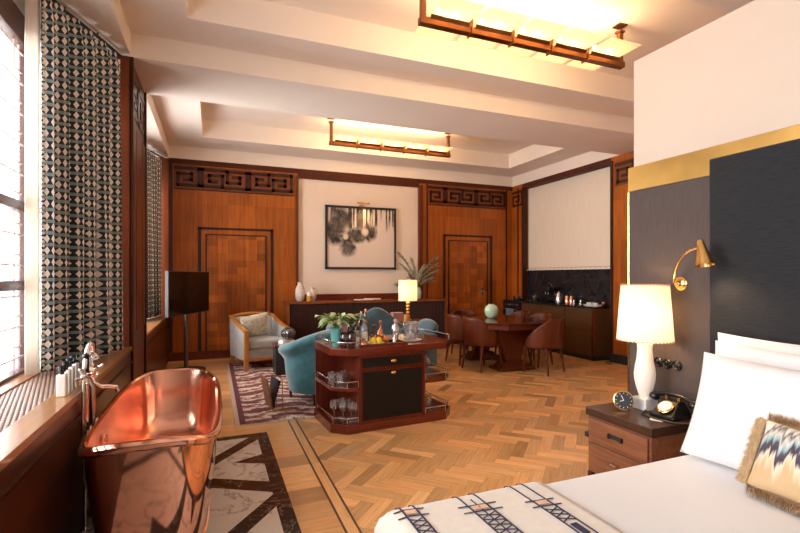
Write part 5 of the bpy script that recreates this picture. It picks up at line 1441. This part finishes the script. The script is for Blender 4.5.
MB().at((0, 0, .12)).lathe([(.043, 0), (.040, .03), (.022, .055), (.022, .06), (.024, .10), (.015, .108), (0, .11)], 24).build('cap', M['steel'], t, smooth=True)
simple('bitters_bottle', [(.018, 0), (.020, .01), (.018, .06), (.008, .075), (.008, .10), (0, .105)], M['steel'], W(-.015, -.30), 'tiny silver bitters bottle between fruit and shaker', 'bottle')
ib = thing('ice_bucket', 'faceted clear glass ice bucket on the right of the bar cabinet', 'ice bucket', W(.245, -.13, .772))
def ifn(u, v):
    a = u*2*PI; r_ = lerp(.062, .078, v)*(1+.04*math.cos(a*8+v*PI*2)); return (r_*math.cos(a), r_*math.sin(a), lerp(0, .17, v))
MB().grid(ifn, 64, 10, wrap=True).at((0, 0, 0)).lathe([(0, .004), (.062, .004)], 24, cap=False).build('bucket', M['cutglass'], ib, smooth=True, solid=.006)
MB().at((0, 0, .17)).lathe([(.080, -.004), (.083, 0), (.080, .006), (.074, .002)], 32, cap=False).build('rim', M['chrome'], ib, smooth=True)
mb = MB(); rr = random.Random(5)
for k in range(14): mb.at((rr.uniform(-.035, .035), rr.uniform(-.035, .035), .02+.009*k), rr.random()*3, rr.random(), rr.random()).box(-.014, .014, -.014, .014, -.014, .014)
o = mb.build('ice', M['cutglass'], ib, bevel=.003); o['kind'] = 'stuff'
o = MB().lathe([(0, 0), (.10, 0), (.115, .010), (.112, .012), (.10, .004), (0, .004)], 32, cap=False).build('saucer', M['white'], None, smooth=True); o.location = W(.245, -.13, .7605); tag(o, 'white plate under the glass ice bucket', 'plate')

def tumbler(mat, h=.095, r=.034):
    o = MB().lathe([(0, 0), (r*.85, 0), (r, h), (r*.94, h), (r*.78, .012), (0, .012)], 22, cap=False).build('tumbler', mat, None, smooth=True); return o
tg = tumbler(M['cutglass']); labs = ['clear tumbler at the outer left on the cabinet middle shelf', 'clear tumbler second from left at the front of the middle shelf', 'clear tumbler in the back left of the middle shelf', 'clear tumbler in the back middle of the middle shelf', 'clear tumbler in the back right of the middle shelf']
pos = [(-.575, -.15), (-.53, -.22), (-.56, -.06), (-.49, -.10), (-.425, -.06)]
for i, (lx, ly) in enumerate(pos):
    o = tg if i == 0 else tg.copy()
    if i: C.objects.link(o)
    o.location = W(lx, ly, .410); tag(o, labs[i], 'glass', 'clear tumblers on the middle shelf')
ag = tumbler(M['amber'], .065, .034)
for i, (lx, ly, lab) in enumerate(((-.465, -.27, 'left short amber tumbler at the front of the middle shelf'), (-.41, -.18, 'right short amber tumbler at the front of the middle shelf'))):
    o = ag if i == 0 else ag.copy()
    if i: C.objects.link(o)
    o.location = W(lx, ly, .410); tag(o, lab, 'glass', 'amber tumblers on the middle shelf')
def wine():
    return MB().lathe([(0, .0), (.032, .0), (.030, .004), (.004, .010), (.004, .075), (.012, .082), (.034, .105), (.040, .135), (.032, .175), (.030, .175), (.037, .135), (.030, .108), (0, .086)], 22, cap=False).build('wine_glass', M['cutglass'], None, smooth=True)
wg = wine()
wl = [((-.56, -.14), 'stemmed glass at the outer left of the bottom shelf'), ((-.50, -.22), 'stemmed glass at the front left of the bottom shelf'), ((-.48, -.12), 'stemmed glass in the middle of the bottom shelf group'), ((-.44, -.28), 'stemmed glass at the front centre of the bottom shelf'), ((-.42, -.17), 'stemmed glass at the right back of the bottom shelf'), ((-.405, -.30), 'stemmed glass at the front right of the bottom shelf')]
for i, ((lx, ly), lab) in enumerate(wl):
    o = wg if i == 0 else wg.copy()
    if i: C.objects.link(o)
    o.location = W(lx, ly, .085); o.rotation_euler = (0, 0, 0); tag(o, lab, 'glass', 'stemmed glasses on the bottom shelf')
for i, (lx, ly, z_, lab) in enumerate(((.40, -.18, .410, 'near stemmed glass on the right middle shelf of the cabinet'), (.46, -.05, .410, 'far stemmed glass on the right middle shelf of the cabinet'))):
    o = wg.copy(); C.objects.link(o); o.location = W(lx, ly, z_); tag(o, lab, 'glass', 'stemmed glasses on the right shelf')
hb_ = MB().lathe([(0, 0), (.030, 0), (.032, .12), (.029, .12), (.027, .01), (0, .01)], 20, cap=False)
hg = hb_.build('highball_glass', M['cutglass'], None, smooth=True)
for i, (lx, ly, lab) in enumerate(((.39, -.22, 'nearest highball glass on the right bottom shelf'), (.45, -.14, 'middle highball glass on the right bottom shelf'), (.40, -.06, 'rear highball glass on the right bottom shelf'))):
    o = hg if i == 0 else hg.copy()
    if i: C.objects.link(o)
    o.location = W(lx, ly, .085); tag(o, lab, 'glass', 'highball glasses on the right shelf')
